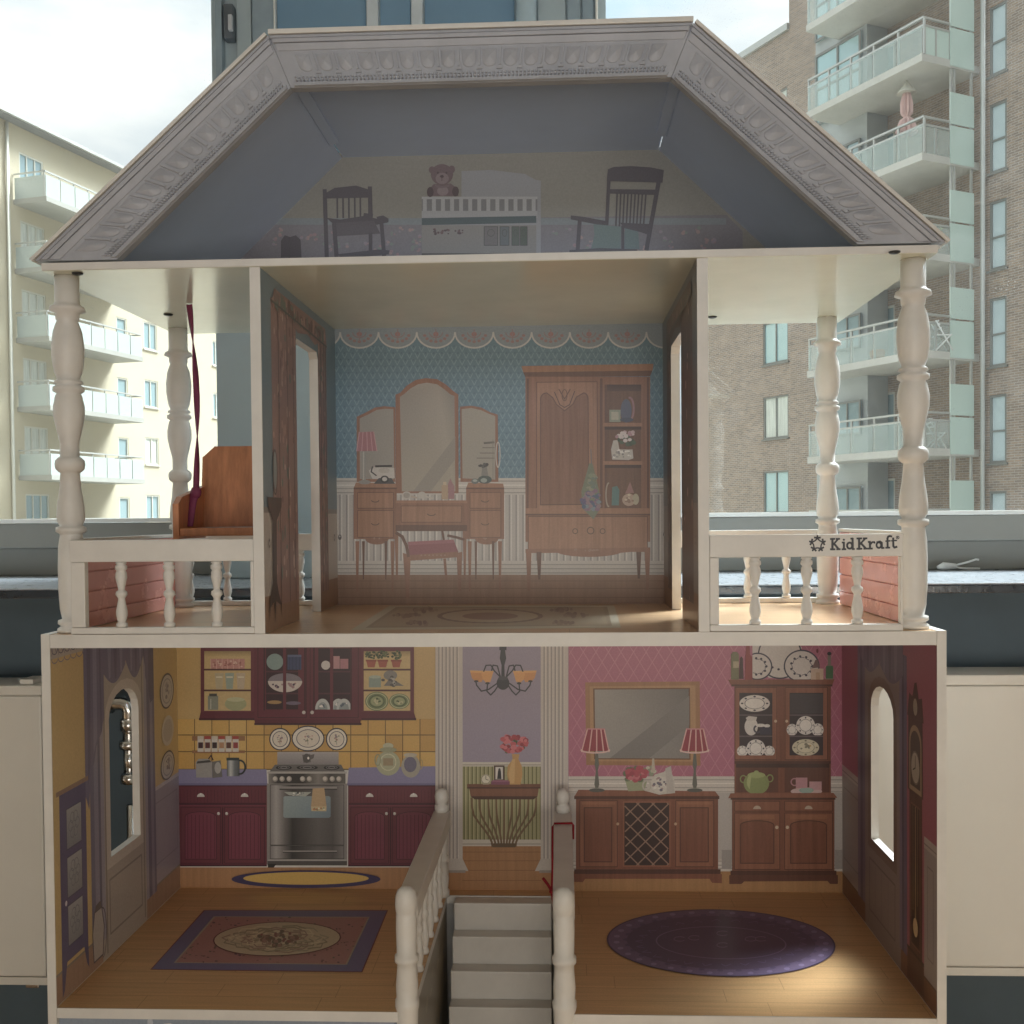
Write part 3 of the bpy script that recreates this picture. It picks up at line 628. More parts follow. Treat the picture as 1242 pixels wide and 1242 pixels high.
# wall cabinets
def opencab(x0, x1, flare, fill):
    k = bink(200, 760, 3.653); M, Dk = '#74293a', '#4b1426'
    k.rect(x0, 30, x1, 380, M); k.poly([(x0, 378), (x1, 378), (x1+flare, 412), (x0-flare, 412)], '#6a1d33').rect(x0-flare, 405, x1+flare, 414, Dk)
    k.rect(x0+16, 108, x1-16, 372, '#d4b774'); k.vgrad(x0+16, 108, x1-16, 132, '#a58b56', '#cfb270')
    for y in (190, 282): k.rect(x0+12, y-4, x1-12, y+4, '#5c2a2c')
    fill(k); k.done('printed_wall_cabinet', gback)
def f1(k):
    k.rect(205, 142, 355, 186, '#d08f86')
    for i in range(6): k.line([(205+i*25, 142), (205+i*25, 186)], 3, '#e3b3a4'); k.blobs(218+i*24, 164, 8, 14, ['#b0685f', '#e6c0b0'], 5, 3, 6)
    for x, c in ((222, '#c5b68e'), (268, '#9db0a2'), (318, '#cbb79a')): k.poly([(x, 205), (x+40, 205), (x+34, 276), (x+6, 276)], c).rect(x+6, 220, x+34, 226, '#e9e0c4')
    k.rect(192, 305, 238, 368, '#8d9384').rect(198, 296, 232, 308, '#4a4a44').ell(315, 342, 48, 30, '#a9ad7a').ell(315, 322, 40, 10, '#c7c796', 16).line([(205, 320), (205, 364)], 3, '#cfd1c0')
def f2(k):
    for x in (915, 966, 1026):
        k.poly([(x-22, 150), (x+22, 150), (x+15, 180), (x-15, 180)], '#b5573c').rect(x-24, 146, x+24, 154, '#a04a33').blobs(x, 126, 26, 18, ['#4c5a34', '#66723f', '#38462c'], 22, 4, 8)
    k.rect(905, 222, 958, 268, '#8fa49a').ell(932, 222, 26, 7, '#b2c0b0').ell(1000, 215, 30, 22, '#8c8a84').poly([(970, 262), (1060, 262), (1000, 225)], '#7f7d7a').blobs(1000, 240, 36, 24, ['#5b5a5a', '#b9b6ae'], 14, 4, 9)
    for cx, rx, ry in ((940, 52, 42), (1040, 46, 34)):
        k.ell(cx, 330, rx, ry, '#7f9060').ring(cx, 330, rx*.86, ry*.86, 3, '#d2d2a0').ring(cx, 330, rx*.62, ry*.62, 4, '#55683f').ell(cx, 330, rx*.5, ry*.5, '#a7b07c').blobs(cx, 330, rx*.3, ry*.3, ['#55683f', '#ccc898'], 10, 3, 6)
opencab(160, 398, 8, f1); opencab(866, 1104, 10, f2)
k = bink(200, 760, 3.653); M, Dk = '#702036', '#431222'
k.rect(398, 20, 872, 416, M); k.poly([(400, 410), (868, 410), (868, 434), (400, 434)], '#64192e').rect(398, 426, 872, 435, Dk)
for x0, x1 in ((414, 628), (645, 858)):
    k.line([(x0, 60), (x1, 60), (x1, 402), (x0, 402), (x0, 60)], 3, Dk)
    k.rect(x0+36, 96, x1-36, 366, '#3a1526')
    for y in (195, 292): k.rect(x0+36, y, x1-36, y+7, '#5b2738')
k.ell(489, 155, 37, 36, '#8aa6a4').rect(545, 128, 606, 190, '#3c4a78').rect(545, 124, 606, 134, '#5d6a92')
for i in range(4): k.line([(553+i*15, 134), (553+i*15, 190)], 3, '#2c3862')
k.poly(k.arcpts(534, 240, 76, 50, 0, 180, 20), '#d9cec8').poly(k.arcpts(534, 240, 74, 34, 180, 360, 20), '#8c8390').blobs(534, 258, 60, 18, ['#5a4660', '#b08a90'], 12, 4, 8)
k.ell(487, 334, 32, 8, '#b58c4a').ell(570, 338, 34, 8, '#7a6a84')
k.ell(714, 170, 20, 20, '#d8d3cf').rect(700, 155, 730, 172, '#d8d3cf').rect(748, 130, 776, 186, '#c89098').rect(778, 142, 814, 186, '#c0808c')
for x in (700, 770, 795): k.poly(k.arcpts(x, 366, 33, 48, 180, 360, 14), '#c7cccd').poly(k.arcpts(x, 366, 22, 32, 180, 360, 12), '#98a4a8').blobs(x, 348, 16, 12, ['#5b6a7e', '#eee9e4'], 8, 3, 6)
for x in (532, 740): k.rect(x-7, 92, x+7, 370, M)
for x in (450-8, 622, 668-6, 826): k.rect(x-3, 92, x+3, 370, Dk)
for x in (617, 654): k.ell(x, 379, 8, 8, '#cfc5c0', 12)
k.done('printed_wall_cabinet', gback)
k = bink(200, 760, 3.653)
k.ell(627, 1117, 330, 39, '#3b3060', 44).ell(627, 1113, 278, 28, '#d8ac34', 40)
k.done('printed_kitchen_mat', gback)
# ---- entry hall
k = bink(500, 760, 5.645)
k.rect(160, -120, 1072, 1480, '#a497ae'); k.rect(345, 925, 882, 955, '#d6cec0').rect(345, 940, 882, 948, '#b3a99a')
k.rect(345, 955, 882, 1455, '#a9a46e')
x = 352
while x < 882: k.rect(x, 955, x+9, 1455, '#77753f').rect(x+12, 955, x+16, 1455, '#c3bd8a'); x += 27.5
k.rect(345, 1455, 882, 1500, '#d8cfc2').rect(345, 1482, 882, 1488, '#a89e90')
k.rect(160, 1500, 1072, 1860, '#b57c40', .5)
for y in (1540, 1600, 1665, 1735): k.line([(345, y), (882, y)], 4, '#8f5e2e')
for x0, x1, fl in ((160, 346, -1), (880, 1068, 1)):
    k.rect(x0, -120, x1, 1590, '#cfc5bc')
    n = 6
    for i in range(n):
        a = x0+18+(x1-x0-36)*i/n; w = (x1-x0-36)/n
        k.rect(a, -120, a+w*.45, 1585, '#a99f9a').rect(a+w*.45, -120, a+w*.6, 1585, '#e6ddd3')
    k.poly([(x0, 1586), (x1, 1586), (x1+(40 if fl < 0 else 10), 1670), (x0-(40 if fl > 0 else 10), 1670)], '#c9bfb6').rect(x0-10, 1664, x1+20, 1682, '#a2978e')
k.done('printed_hall_wallpaper', gback)
k = bink(500, 760, 5.645)
I = '#33343c'
for s in (-1, 1):
    c = 624
    k.poly([(c+s*108, 312), (c+s*228, 300), (c+s*214, 352), (c+s*190, 375), (c+s*150, 378)], '#e2963a').poly([(c+s*228, 298), (c+s*225, 312), (c+s*70, 318), (c+s*66, 302)], '#f0b050').poly([(c+s*68, 310), (c+s*150, 312), (c+s*140, 360), (c+s*118, 382), (c+s*88, 376)], '#eda645')
    k.line([(c+s*18, 350), (c+s*40, 268), (c+s*70, 262), (c+s*80, 300)], 9, I).line([(c+s*24, 340), (c+s*62, 300), (c+s*85, 262), (c+s*118, 264), (c+s*134, 305)], 9, I)
    k.line([(c+s*30, 395), (c+s*60, 440), (c+s*86, 466), (c+s*112, 440), (c+s*108, 392)], 9, I).line([(c+s*40, 385), (c+s*100, 428), (c+s*150, 440), (c+s*182, 400), (c+s*188, 375)], 9, I)
    k.ell(c+s*108, 386, 16, 8, I, 12).ell(c+s*185, 372, 16, 7, I, 12)
k.rect(598, -60, 646, 160, I).poly([(606, 160), (636, 160), (644, 215), (632, 262), (634, 345), (610, 345), (612, 262), (600, 215)], I).ell(622, 385, 44, 46, I).ell(622, 352, 34, 14, '#4b4c56', 16)
k.done('printed_chandelier', gback)
k = bink(420, 940, 3.653); T, TD = '#7d4a30', '#54301f'
for x0, x1 in ((556, 648), (590, 662), (630, 676), (665, 688), (700, 699), (735, 711), (770, 722), (808, 736), (842, 750)):
    k.line([(x0+(x1-x0)*q, y) for q, y in ((0, 100), (.02, 140), (.10, 175), (.34, 208), (.62, 240), (.86, 272), (.97, 295), (1, 314))], 9, '#80623c')
k.poly([(640, 300), (756, 300), (748, 318), (650, 318)], '#6b5132')
k.rect(536, 38, 862, 56, T, .4).poly([(545, 56), (853, 56), (848, 92), (552, 92)], '#8a5436', .4).poly([(552, 92), (848, 92), (830, 106), (570, 106)], TD, .3).rect(536, 52, 862, 58, TD)
k.done('printed_hall_table', gback)
k = bink(500, 760, 5.645)
k.poly([(682, 870), (735, 870), (728, 905), (750, 950), (755, 1010), (742, 1078), (668, 1078), (650, 1010), (655, 950), (688, 905)], '#cf9a48').poly([(684, 905), (705, 905), (700, 1070), (672, 1070), (660, 1005)], '#ddb064')
k.blobs(700, 800, 95, 70, ['#4e5a38', '#5f6a42'], 26, 10, 16).blobs(700, 798, 92, 58, ['#b8313f', '#d1505c', '#a1283a', '#e0707a'], 46, 12, 24)
k.done('printed_vase_of_roses', gback)
k = bink(500, 760, 5.645)
k.rect(560, 948, 632, 1052, '#5e4438').rect(571, 958, 621, 1042, '#ded7cf').poly([(582, 1040), (588, 985), (598, 965), (608, 985), (612, 1040)], '#2b2a30').ell(598, 976, 8, 10, '#4a3c3a', 10)
k.ell(505, 1042, 34, 34, '#e4dcc4').ring(505, 1042, 30, 30, 5, '#9a8d70').line([(505, 1042), (505, 1020)], 4, '#504838').line([(505, 1042), (522, 1048)], 4, '#504838').rect(484, 1066, 526, 1078, '#b2a486')
k.rect(540, 1056, 668, 1078, '#8a4468').rect(548, 1048, 660, 1060, '#a2607c')
k.done('printed_photo_and_clock', gback)
# ---- dining room
k = bink()
k.rect(689.5, 738, 1024, 942, '#c06a88')
n0 = k.n
for i in range(-16, 26):
    k.n = n0; x = 690+i*15.2
    for sgn in (1, -1):
        y0, y1 = 738, 941; xa, xb = (x, x+(y1-y0)*.62) if sgn > 0 else (x+126, x+126-(y1-y0)*.62)
        pts = []
        for t in range(41):
            q = t/40; X = xa+(xb-xa)*q
            if 690 < X < 1023: pts.append((X, y0+(y1-y0)*q))
        if len(pts) > 1: k.n = n0+sgn*.2; k.line([pts[0], pts[-1]], 1.0, '#cf8199')
k.n = n0+3
k.rect(689.5, 941, 1024, 961, '#d8cfc6')
for y, c in ((944.5, '#b2a8a0'), (949, '#efe7dd'), (954, '#b2a8a0'), (959, '#bdb3aa')): k.rect(689.5, y, 1024, y+1.3, c)
k.rect(689.5, 961, 1024, 1058, '#c2bab4'); k.rect(689.5, 1042, 1024, 1056, '#d8cfc6')
for x in (881, 1018): k.rect(x-6, 1030, x+6, 1052, '#a79e99')
for y in (1043, 1048, 1052): k.rect(689.5, y, 1024, y+1.2, '#a89e96')
k.rect(689.5, 1056, 1024, 1084, '#b5803f', .5)
k.done('printed_dining_wallpaper', gback)
k = bink(680, 760, 3.357); T, TD, TL = '#b07a46', '#7e5128', '#c08f5a'
k.poly([(100, 226), (565, 222), (568, 564), (104, 562)], T, .6).poly([(118, 242), (548, 238), (550, 548), (122, 546)], TL, .5).poly([(132, 250), (526, 248), (528, 540), (136, 538)], TD)
k.poly([(138, 255), (520, 253), (523, 535), (141, 534)], ('#a9a39c', '#77726f', '#8f8984', '#a39d97')).poly([(200, 534), (523, 280), (523, 400), (360, 534)], '#86817d')
k.done('printed_dining_mirror', gback)
def shelflamp(cx, bx_):
    k = bink(680, 760, 3.357)
    k.poly([(cx-36, 415), (cx+36, 415), (cx+54, 505), (cx-58, 505)], '#a42a40')
    for q in (-1, -.45, .1, .6, 1): k.line([(cx+q*34, 415), (cx-2+q*56, 508)], 5, '#e8b3ae')
    k.line(k.arcpts(cx-2, 500, 58, 12, 180, 0, 10), 6, '#ecc4bc').line([(cx-36, 415), (cx+36, 415)], 5, '#d88a90')
    k.poly([(bx_-5, 515), (bx_+5, 515), (bx_+9, 560), (bx_+4, 585), (bx_+10, 640), (bx_+6, 655), (bx_-6, 655), (bx_-10, 640), (bx_-4, 585), (bx_-9, 560)], '#6c6c62').ell(bx_, 664, 32, 8, '#5d5d55', 18)
    k.done('printed_table_lamp', gback)
WDB, WDD, WDL = '#8a4c2e', '#5c301c', '#9c5c3a'
k = bink(680, 760, 3.357)
k.rect(62, 700, 640, 985, WDB, .8); k.poly([(72, 662), (628, 668), (645, 690), (55, 690)], '#99593a', .7).rect(55, 688, 645, 700, WDD, .5)
for x0, x1 in ((78, 230), (468, 622)):
    k.rect(x0, 706, x1, 975, WDL, .8).line([(x0, 706), (x1, 706), (x1, 975), (x0, 975), (x0, 706)], 3, WDD).rect(x0+18, 735, x1-22, 955, WDB, .8).line([(x0+18, 735), (x1-22, 735), (x1-22, 955), (x0+18, 955), (x0+18, 735)], 4, WDD).rect(x0+8, 712, x1-8, 722, '#a9683f', .6)
k.rect(258, 712, 442, 972, '#3a1b14')
for i in range(9):
    a = 258-260+i*62
    for sg in (1, -1):
        pts = []
        for t in range(53):
            q = t/52; X = (a+260*q) if sg > 0 else (a+260-260*q)
            if 260 < X < 440: pts.append((X, 714+256*q))
        if len(pts) > 1: k.line([pts[0], pts[-1]], 5, '#a07a62')
k.line([(256, 712), (444, 712), (444, 972), (256, 972), (256, 712)], 6, WDL)
for x in (232, 467): k.ell(x, 801, 6, 6, '#c9a27c', 10)
k.rect(55, 985, 650, 1004, WDD, .5).poly([(50, 1004), (655, 1004), (655, 1042), (615, 1040), (605, 1024), (100, 1024), (90, 1038), (50, 1036)], WDB, .7)
k.done('printed_sideboard', gback)
shelflamp(143, 147); shelflamp(546, 545)
k = bink(680, 760, 3.357)
k.poly([(262, 625), (352, 625), (340, 665), (275, 668)], '#a7ad84').blobs(310, 600, 62, 26, ['#6d7a58', '#8a9670'], 18, 9, 16).blobs(312, 598, 44, 24, ['#c4475c', '#d9707e', '#b23850'], 22, 9, 17).blobs(365, 585, 16, 18, ['#cfc9b4', '#9aa283'], 8, 6, 11)
k.poly([(372, 535), (380, 535), (384, 590), (368, 590)], '#c8bba8')
k.done('printed_flower_bowl', gback)
k = bink(680, 760, 3.357)
k.poly([(382, 600), (418, 590), (440, 570), (462, 620), (465, 675), (400, 682), (350, 668), (352, 650)], '#d5cec4').ell(402, 640, 36, 34, '#ddd6cc').poly([(425, 575), (448, 565), (463, 675), (432, 675)], '#c9c0b8').blobs(402, 640, 28, 28, ['#7a7484', '#b89a98', '#efe9e0'], 22, 4, 8).ring(350, 645, 16, 20, 6, '#cdc5ba')
k.done('printed_teapot', gback)
# hutch
k = bink(680, 760, 3.357)
k.rect(706, 232, 1098, 690, WDB, .8); k.poly([(680, 215), (1112, 212), (1104, 236), (694, 240)], '#935536', .6).rect(694, 234, 1104, 242, WDD)
for x0, x1 in ((726, 860), (930, 1066)):
    k.rect(x0-18, 246, x1+18, 540, WDL, .8).line([(x0-18, 246), (x1+18, 246), (x1+18, 540), (x0-18, 540), (x0-18, 246)], 3, WDD).rect(x0, 268, x1, 522, '#352026')
    for y in (356, 442): k.rect(x0, y, x1, y+5, '#6b5a5e')
k.rect(878, 246, 912, 545, WDB, .8).rect(706, 545, 1098, 556, WDD)
k.rect(712, 556, 1092, 672, '#6d3a24', .7).rect(884, 556, 910, 672, WDB, .6).rect(712, 556, 1092, 572, '#4a2616')
def dish(cx, cy, rx, ry, rim='#e6dfd8', ink='#3c3648', c='#f0eae2', cut=None):
    P = (lambda a, b: k.ell(cx, cy, a, b, P.c)) if cut is None else (lambda a, b: k.poly([(x, min(y, cut)) for x, y in k.arcpts(cx, cy, a, b, 0, 350, 26)], P.c))
    P.c = rim; P(rx, ry); P.c = ink; P(rx*.66, ry*.66); P.c = c; P(rx*.62, ry*.62)
    for i in range(8):
        a = i*math.pi/4; y = cy+ry*.82*math.sin(a)
        if cut is None or y < cut-5: k.ell(cx+rx*.82*math.cos(a), y, rx*.09, ry*.1, ink, 7)
dish(788, 311, 62, 34); dish(793, 494, 38, 37, cut=522); dish(738, 505, 22, 22, cut=522); dish(848, 505, 22, 22, cut=522)
k.ell(774, 405, 27, 36, '#e0d9d2').poly([(752, 370), (764, 362), (798, 366), (794, 380), (758, 382)], '#d3ccc6').ring(800, 415, 14, 14, 7, '#4a4252').ell(812, 400, 20, 7, '#e6dfd8', 14).ell(838, 402, 13, 7, '#e6dfd8', 12).rect(810, 408, 856, 438, '#3a3348')
dish(995, 400, 38, 38, cut=440); dish(940, 418, 22, 24, cut=440); dish(1044, 418, 24, 26, cut=440); dish(995, 490, 55, 34, '#d9cfae', '#8a7f62', '#e3d9b8', 523); k.blobs(995, 490, 22, 14, ['#c9a54c', '#8c8468'], 8, 4, 7)
k.rect(930, 272, 1066, 352, '#45393d')
for x in (873, 918): k.ell(x, 383, 6, 6, '#d8b894', 10)
k.ell(795, 635, 52, 46, '#8e9c52').ell(795, 602, 36, 12, '#a8b468', 18).ell(795, 590, 10, 7, '#a8b468', 10).ring(742, 618, 12, 14, 5, '#8e9c52').ring(850, 615, 12, 14, 5, '#8e9c52').poly(k.arcpts(780, 630, 24, 34, 120, 260, 10), '#b3bd74')
k.ell(998, 668, 64, 16, '#d8b6b4').rect(955, 612, 1002, 655, '#cc8d96').ring(950, 630, 14, 14, 5, '#cc8d96').rect(1010, 628, 1060, 662, '#d19aa0').ell(998, 664, 30, 10, '#8fb0a4').poly([(975, 655), (1022, 655), (1014, 690), (984, 690)], '#9db8ac')
k.rect(696, 694, 1112, 990, WDB, .8).poly([(690, 676), (1108, 674), (1124, 694), (680, 696)], '#99593a', .6).rect(690, 694, 1116, 702, WDD)
for x0, x1 in ((706, 890), (910, 1104)):
    k.rect(x0, 708, x1, 748, WDL, .8).line([(x0, 708), (x1, 708), (x1, 748), (x0, 748), (x0, 708)], 3, WDD)
    c = (x0+x1)/2; k.poly(k.arcpts(c, 740, 16, 14, 180, 360, 8), '#cbb39a')
    k.rect(x0, 756, x1, 985, WDL, .8).line([(x0, 756), (x1, 756), (x1, 985), (x0, 985), (x0, 756)], 3, WDD)
    p = [(x0+24, 960), (x0+24, 805)]+k.arcpts(c, 805, (x1-x0)/2-24, 18, 180, 360, 10)+[(x1-24, 960), (x0+24, 960)]
    k.poly(p[:-1], WDB, .8).line(p, 4, WDD).rect(x0+22, 764, x1-22, 780, '#a9683f', .5)
for x in (878, 921): k.ell(x, 814, 7, 7, '#dcc3a4', 10)
k.rect(690, 990, 1120, 1008, WDD, .5).poly([(685, 1008), (1126, 1008), (1126, 1044), (1094, 1044), (1084, 1032), (745, 1034), (735, 1044), (685, 1044)], '#6a3820', .6)
k.done('printed_hutch', gback)
k = bink(880, 780, 8.28); NV = '#35304a'
k.poly([(265, -40), (420, -40), (660, -40), (760, 40), (640, 350), (430, 345), (265, 150)], '#d9d1cc').ring(540, 120, 215, 230, 14, NV, 36).poly(k.arcpts(540, 120, 205, 220, 0, 355, 32), '#dcd5cf')
for a in range(20, 170, 25): k.ell(540+150*math.cos(R(a)), 110+150*math.sin(R(a)), 14, 12, NV, 8)
for cx, cy, r, cut in ((315, 230, 150, 265), (758, 228, 180, 0)):
    pts = [(max(x, cut), min(y, 362)) for x, y in k.arcpts(cx, cy, r, r*.92, 0, 355, 36)]; k.poly(pts, NV)
    pts = [(max(x, cut), min(y, 360)) for x, y in k.arcpts(cx, cy, r-14, r*.92-14, 0, 355, 36)]; k.poly(pts, '#dcd4cf')
    for i in range(11):
        a = i*2*math.pi/11; x, y = cx+r*.6*math.cos(a), cy+r*.55*math.sin(a)
        if x > cut: k.ell(x, y, 13, 13, NV, 7); k.line([(cx+r*.52*math.cos(a), cy+r*.48*math.sin(a)), (cx+r*.56*math.cos(a+.4), cy+r*.5*math.sin(a+.4))], 6, NV)
k.done('printed_display_plates', gback)
k = bink(880, 780, 8.28)
k.poly([(50, 110), (70, 85), (110, 85), (130, 110), (130, 362), (50, 362)], '#7c7a50').rect(72, 180, 130, 245, '#b7a884').poly([(140, 150), (155, 130), (170, 150), (176, 355), (132, 355)], '#4b2a26').poly([(190, 365), (195, 130), (210, -40), (235, -40), (240, 110), (262, 140), (264, 365)], '#a13a34')
k.poly([(895, 165), (915, 160), (942, 240), (860, 250)], '#7d5a5a').rect(850, 252, 975, 362, '#d6b9a0').rect(900, 290, 940, 362, '#c6a07e').ell(915, 75, 12, 22, '#7a2c3a', 12)
k.poly([(1018, 120), (1052, 120), (1050, 215), (1076, 240), (1072, 360), (1000, 360), (998, 240), (1020, 215)], '#8a8478').poly([(1004, 225), (1070, 225), (1072, 350), (1000, 350)], '#3f7444').ell(1035, 102, 22, 18, '#1d1a1e', 14)
k.done('printed_bottles', gback)

# ---- side walls of the ground floor
INK_GLARE[:] = [.24, .05]
LW, LO = (lambda u, v: spot(u, v, 0, -HX)), Vector((1, 0, 0))
RW, RO = (lambda u, v: spot(u, v, 0, HX)), Vector((-1, 0, 0))
def wink(x, off): return Ink(lambda a, b: Vector((x, a, b)), off)
def holepts(grow): 
    yc = (hy0+hy1)/2; return arch(hy0-grow, hy1+grow, hz0-grow, hzt-.035, hzt+grow)
WZ = Z2a-.001
def zat(u, v, x): p = spot(u, v, 0, x); return p.y, p.z
k = wink(-HX, LO)
k.poly([(.001, .001), (D-.001, .001), (D-.001, WZ), (.001, WZ)], '#dcbc6c', 0, [HOLE])
k.done('printed_wallpaper', wallL)
INK_GLARE[:] = [.38, .10]
k = wink(-HX, LO)
lz = zat(150, 1010, -HX)[1]
# dado beyond the door, skirting, border
dz = zat(210, 945, -HX)[1]
k.rect(.305, .0012, D-.001, dz, '#a9a2bd').rect(.305, dz, D-.001, dz+.006, '#cfc8d2'); k.line([(.315, .07), (.315, dz-.02), (D-.01, dz-.02), (D-.01, .07), (.315, .07)], .002, '#8f88a6')
k.rect(.001, .0012, D-.001, .037, '#b57f4a', .3).rect(.001, .037, D-.001, .040, '#8d8470')
k.done('printed_dado', wallL); k = wink(-HX, LO)
zb1 = zat(62, 800, -HX)[1]
k.rect(.001, zb1, .12, WZ, '#c2b6ae')
for i in range(7):
    y = .004+i*.017; k.ring(y+.008, zb1+.012, .008, .007, .0014, '#5a4e78', 14); k.line([(y, zb1+.004), (y+.006, zb1+.02), (y+.012, zb1+.006), (y+.017, zb1+.016)], .0012, '#6b5f88'); k.ring(y+.008, zb1, .0085, .006, .0014, '#8b80a0', 12, 180, 360)
k.done('printed_lace_border', wallL)
k = wink(-HX, LO)       # door round the hole
k.poly([(.135, .0012), (.290, .0012), (.290, .40), (.135, .40)], '#b9ad9f', 0, [holepts(0)])
k.poly(holepts(.014), '#d6cabb', 0, [holepts(.0)])
k.line([(.15, .008), (.15, .395)], .004, '#8c8170').line([(.283, .008), (.283, .395)], .004, '#8c8170')
k.line([(.160, .03), (.160, hz0-.03), (.272, hz0-.03), (.272, .03), (.160, .03)], .003, '#8a7f74')
k.done('printed_door', wallL)
k = wink(-HX, LO)       # drapes and valance
for a, b, c in ((.103, .115, '#6f6c98'), (.115, .128, '#8f8cb2'), (.128, .135, '#5c5984'), (.135, .146, '#a29fba')): k.rect(a, .03, b, .42, c)
for a, b, c in ((.290, .300, '#a19db8'), (.300, .312, '#65618e'), (.312, .322, '#8e8ab0'), (.322, .33, '#6d6a96')): k.rect(a, .03, b, .42, c)
def swag(y0, y1, z0, dip, cols):
    n = 14; k.poly([(y0, WZ), (y0, z0)]+[(y0+(y1-y0)*i/n, z0-dip*math.sin(math.pi*i/n)) for i in range(1, n)]+[(y1, z0), (y1, WZ)], cols[0])
    for q, c in ((.3, cols[1]), (.55, cols[2]), (.8, cols[1])): k.poly([(y0+(y1-y0)*(q-.08), WZ), (y0+(y1-y0)*(q+.1), WZ), (y0+(y1-y0)*(q+.05), z0-dip*.7*math.sin(math.pi*q)), (y0+(y1-y0)*(q-.02), z0-dip*.8*math.sin(math.pi*q))], c)
CC = ('#6a659a', '#8783b4', '#504b80')
swag(.146, .225, hzt+.035, .022, CC); swag(.225, .292, hzt+.04, .03, CC)
k.poly([(.090, WZ), (.090, .24), (.100, .22), (.105, .26), (.118, .28), (.125, .30), (.142, .315), (.150, .335), (.152, WZ)], CC[0]).poly([(.100, WZ), (.112, WZ), (.106, .28), (.098, .25)], CC[2]).poly([(.118, WZ), (.130, WZ), (.128, .31), (.116, .29)], CC[1]).poly([(.137, WZ), (.142, WZ), (.143, .318), (.139, .312)], CC[2])
k.poly([(.286, WZ), (.330, WZ), (.330, .33), (.315, .325), (.290, hzt+.04)], CC[2]).poly([(.295, WZ), (.310, WZ), (.308, .34), (.296, .37)], CC[0])
k.done('printed_curtain', wallL)
k = wink(-HX, LO)       # blue cabinet
cb, ct = .012, zat(85, 958, -HX)[1]
k.poly([(.016, .045), (.090, .045), (.090, ct), (.016, ct)], '#4c3f88').rect(.008, ct, .098, ct+.006, '#a7784e')
k.poly([(.016, .045), (.030, .045), (.022, .012), (.016, .004)], '#4c3f88').poly([(.090, .045), (.078, .045), (.086, .02), (.092, .012)], '#4c3f88')
h = (ct-.075)/3
for i in range(3):
    z0 = .063+i*h; k.vgrad(.034, z0+h-.010, .076, z0, '#a8adb4', '#7f8694'); k.line([(.034, z0), (.076, z0), (.076, z0+h-.010), (.034, z0+h-.010), (.034, z0)], .0016, '#3b316e')
    for q in range(6): k.ring(.055+.009*math.cos(q*1.05), z0+h*.45+.011*math.sin(q*1.05), .006, .007, .0012, '#74798c', 10)
k.ell(.0295, .12, .003, .0035, '#e6e0ea', 10)
k.done('printed_corner_cabinet', wallL)
k = wink(-HX, LO)
k.poly([(.106, .012), (.134, .012), (.139, .05), (.132, .078), (.110, .078), (.103, .05)], '#bfb4aa').line([(.106, .012), (.134, .012), (.139, .05), (.132, .078), (.110, .078), (.103, .05), (.106, .012)], .0022, '#57425c').poly([(.110, .078), (.132, .078), (.128, .088), (.114, .086)], '#5e4a4a').ring(.134, .042, .012, .034, .0018, '#57425c', 18, -90, 90)
k.done('printed_milk_jug', wallL)
for u, v, ry in ((202, 838, .021), (203, 928, .017)):
    y, z = zat(u, v, -HX); k = wink(-HX, LO)
    k.ell(y, z, .030, ry*1.35, '#3e3848').ell(y, z, .0265, ry*1.22, '#c9c2b8').ring(y, z, .02, ry*.92, .0014, '#8a8494').blobs(y, z, .011, ry*.55, ['#6e6a78', '#8d8896', '#a79fa6'], 12, .002, .0045)
    k.done('printed_wall_plate', wallL)
y, z = zat(203, 886, -HX); k = wink(-HX, LO); k.ell(y, z, .026, .024, '#d3c9b4').ell(y, z, .02, .018, '#bfb5a4'); k.done('printed_wall_plate', wallL)
# right wall
INK_GLARE[:] = [.28, .03]
k = wink(HX, RO)
k.poly([(.001, .001), (D-.001, .001), (D-.001, WZ), (.001, WZ)], '#a84a66', 0, [HOLE])
dzr = zat(1030, 945, HX)[1]
k.done('printed_wallpaper', wallR)
k = wink(HX, RO)
for a, b in ((.001, .045), (.325, D-.001)):
    k.rect(a, .0012, b, dzr, '#9c918f').rect(a, dzr, b, dzr+.014, '#b5aaa4').rect(a, dzr+.004, b, dzr+.006, '#857a76').line([(a+.012, .06), (a+.012, dzr-.02), (b-.012, dzr-.02), (b-.012, .06), (a+.012, .06)], .002, '#7b716f')
k.rect(.001, .0012, D-.001, .030, '#7a4a26', .5).rect(.001, .03, D-.001, .033, '#5d3a20')
k.done('printed_dado', wallR)
k = wink(HX, RO)
k.poly([(.135, .0012), (.300, .0012), (.300, .40), (.135, .40)], '#8a7a76', 0, [holepts(0)])
k.poly(holepts(.014), '#7a6558', 0, [holepts(0)]).line([(.160, .03), (.160, hz0-.03), (.278, hz0-.03), (.278, .03), (.160, .03)], .003, '#6b5d5c')
for x in (.19, .22, .25): k.line([(x, .035), (x, hz0-.035)], .002, '#75676a')
k.done('printed_door', wallR)
k = wink(HX, RO)
for a, b, c in ((.110, .122, '#655c80'), (.122, .130, '#4c4468'), (.130, .140, '#776e90')): k.rect(a, .03, b, .42, c)
for a, b, c in ((.300, .312, '#6a6080'), (.312, .324, '#4e4666'), (.324, .338, '#74698a')): k.rect(a, .03, b, .42, c)
CC = ('#69607c', '#7d7490', '#554c68')
swag(.125, .225, hzt+.03, .018, CC); swag(.225, .330, hzt+.035, .022, CC)
k.done('printed_curtain', wallR)
k = wink(HX, RO); T, TD, TL = '#5a3120', '#341a10', '#76472c'
k.rect(.052, .030, .100, .25, T, .7).poly([(.044, .004), (.110, .004), (.108, .045), (.046, .045)], T, .7).line([(.046, .045), (.108, .045)], .004, TD)
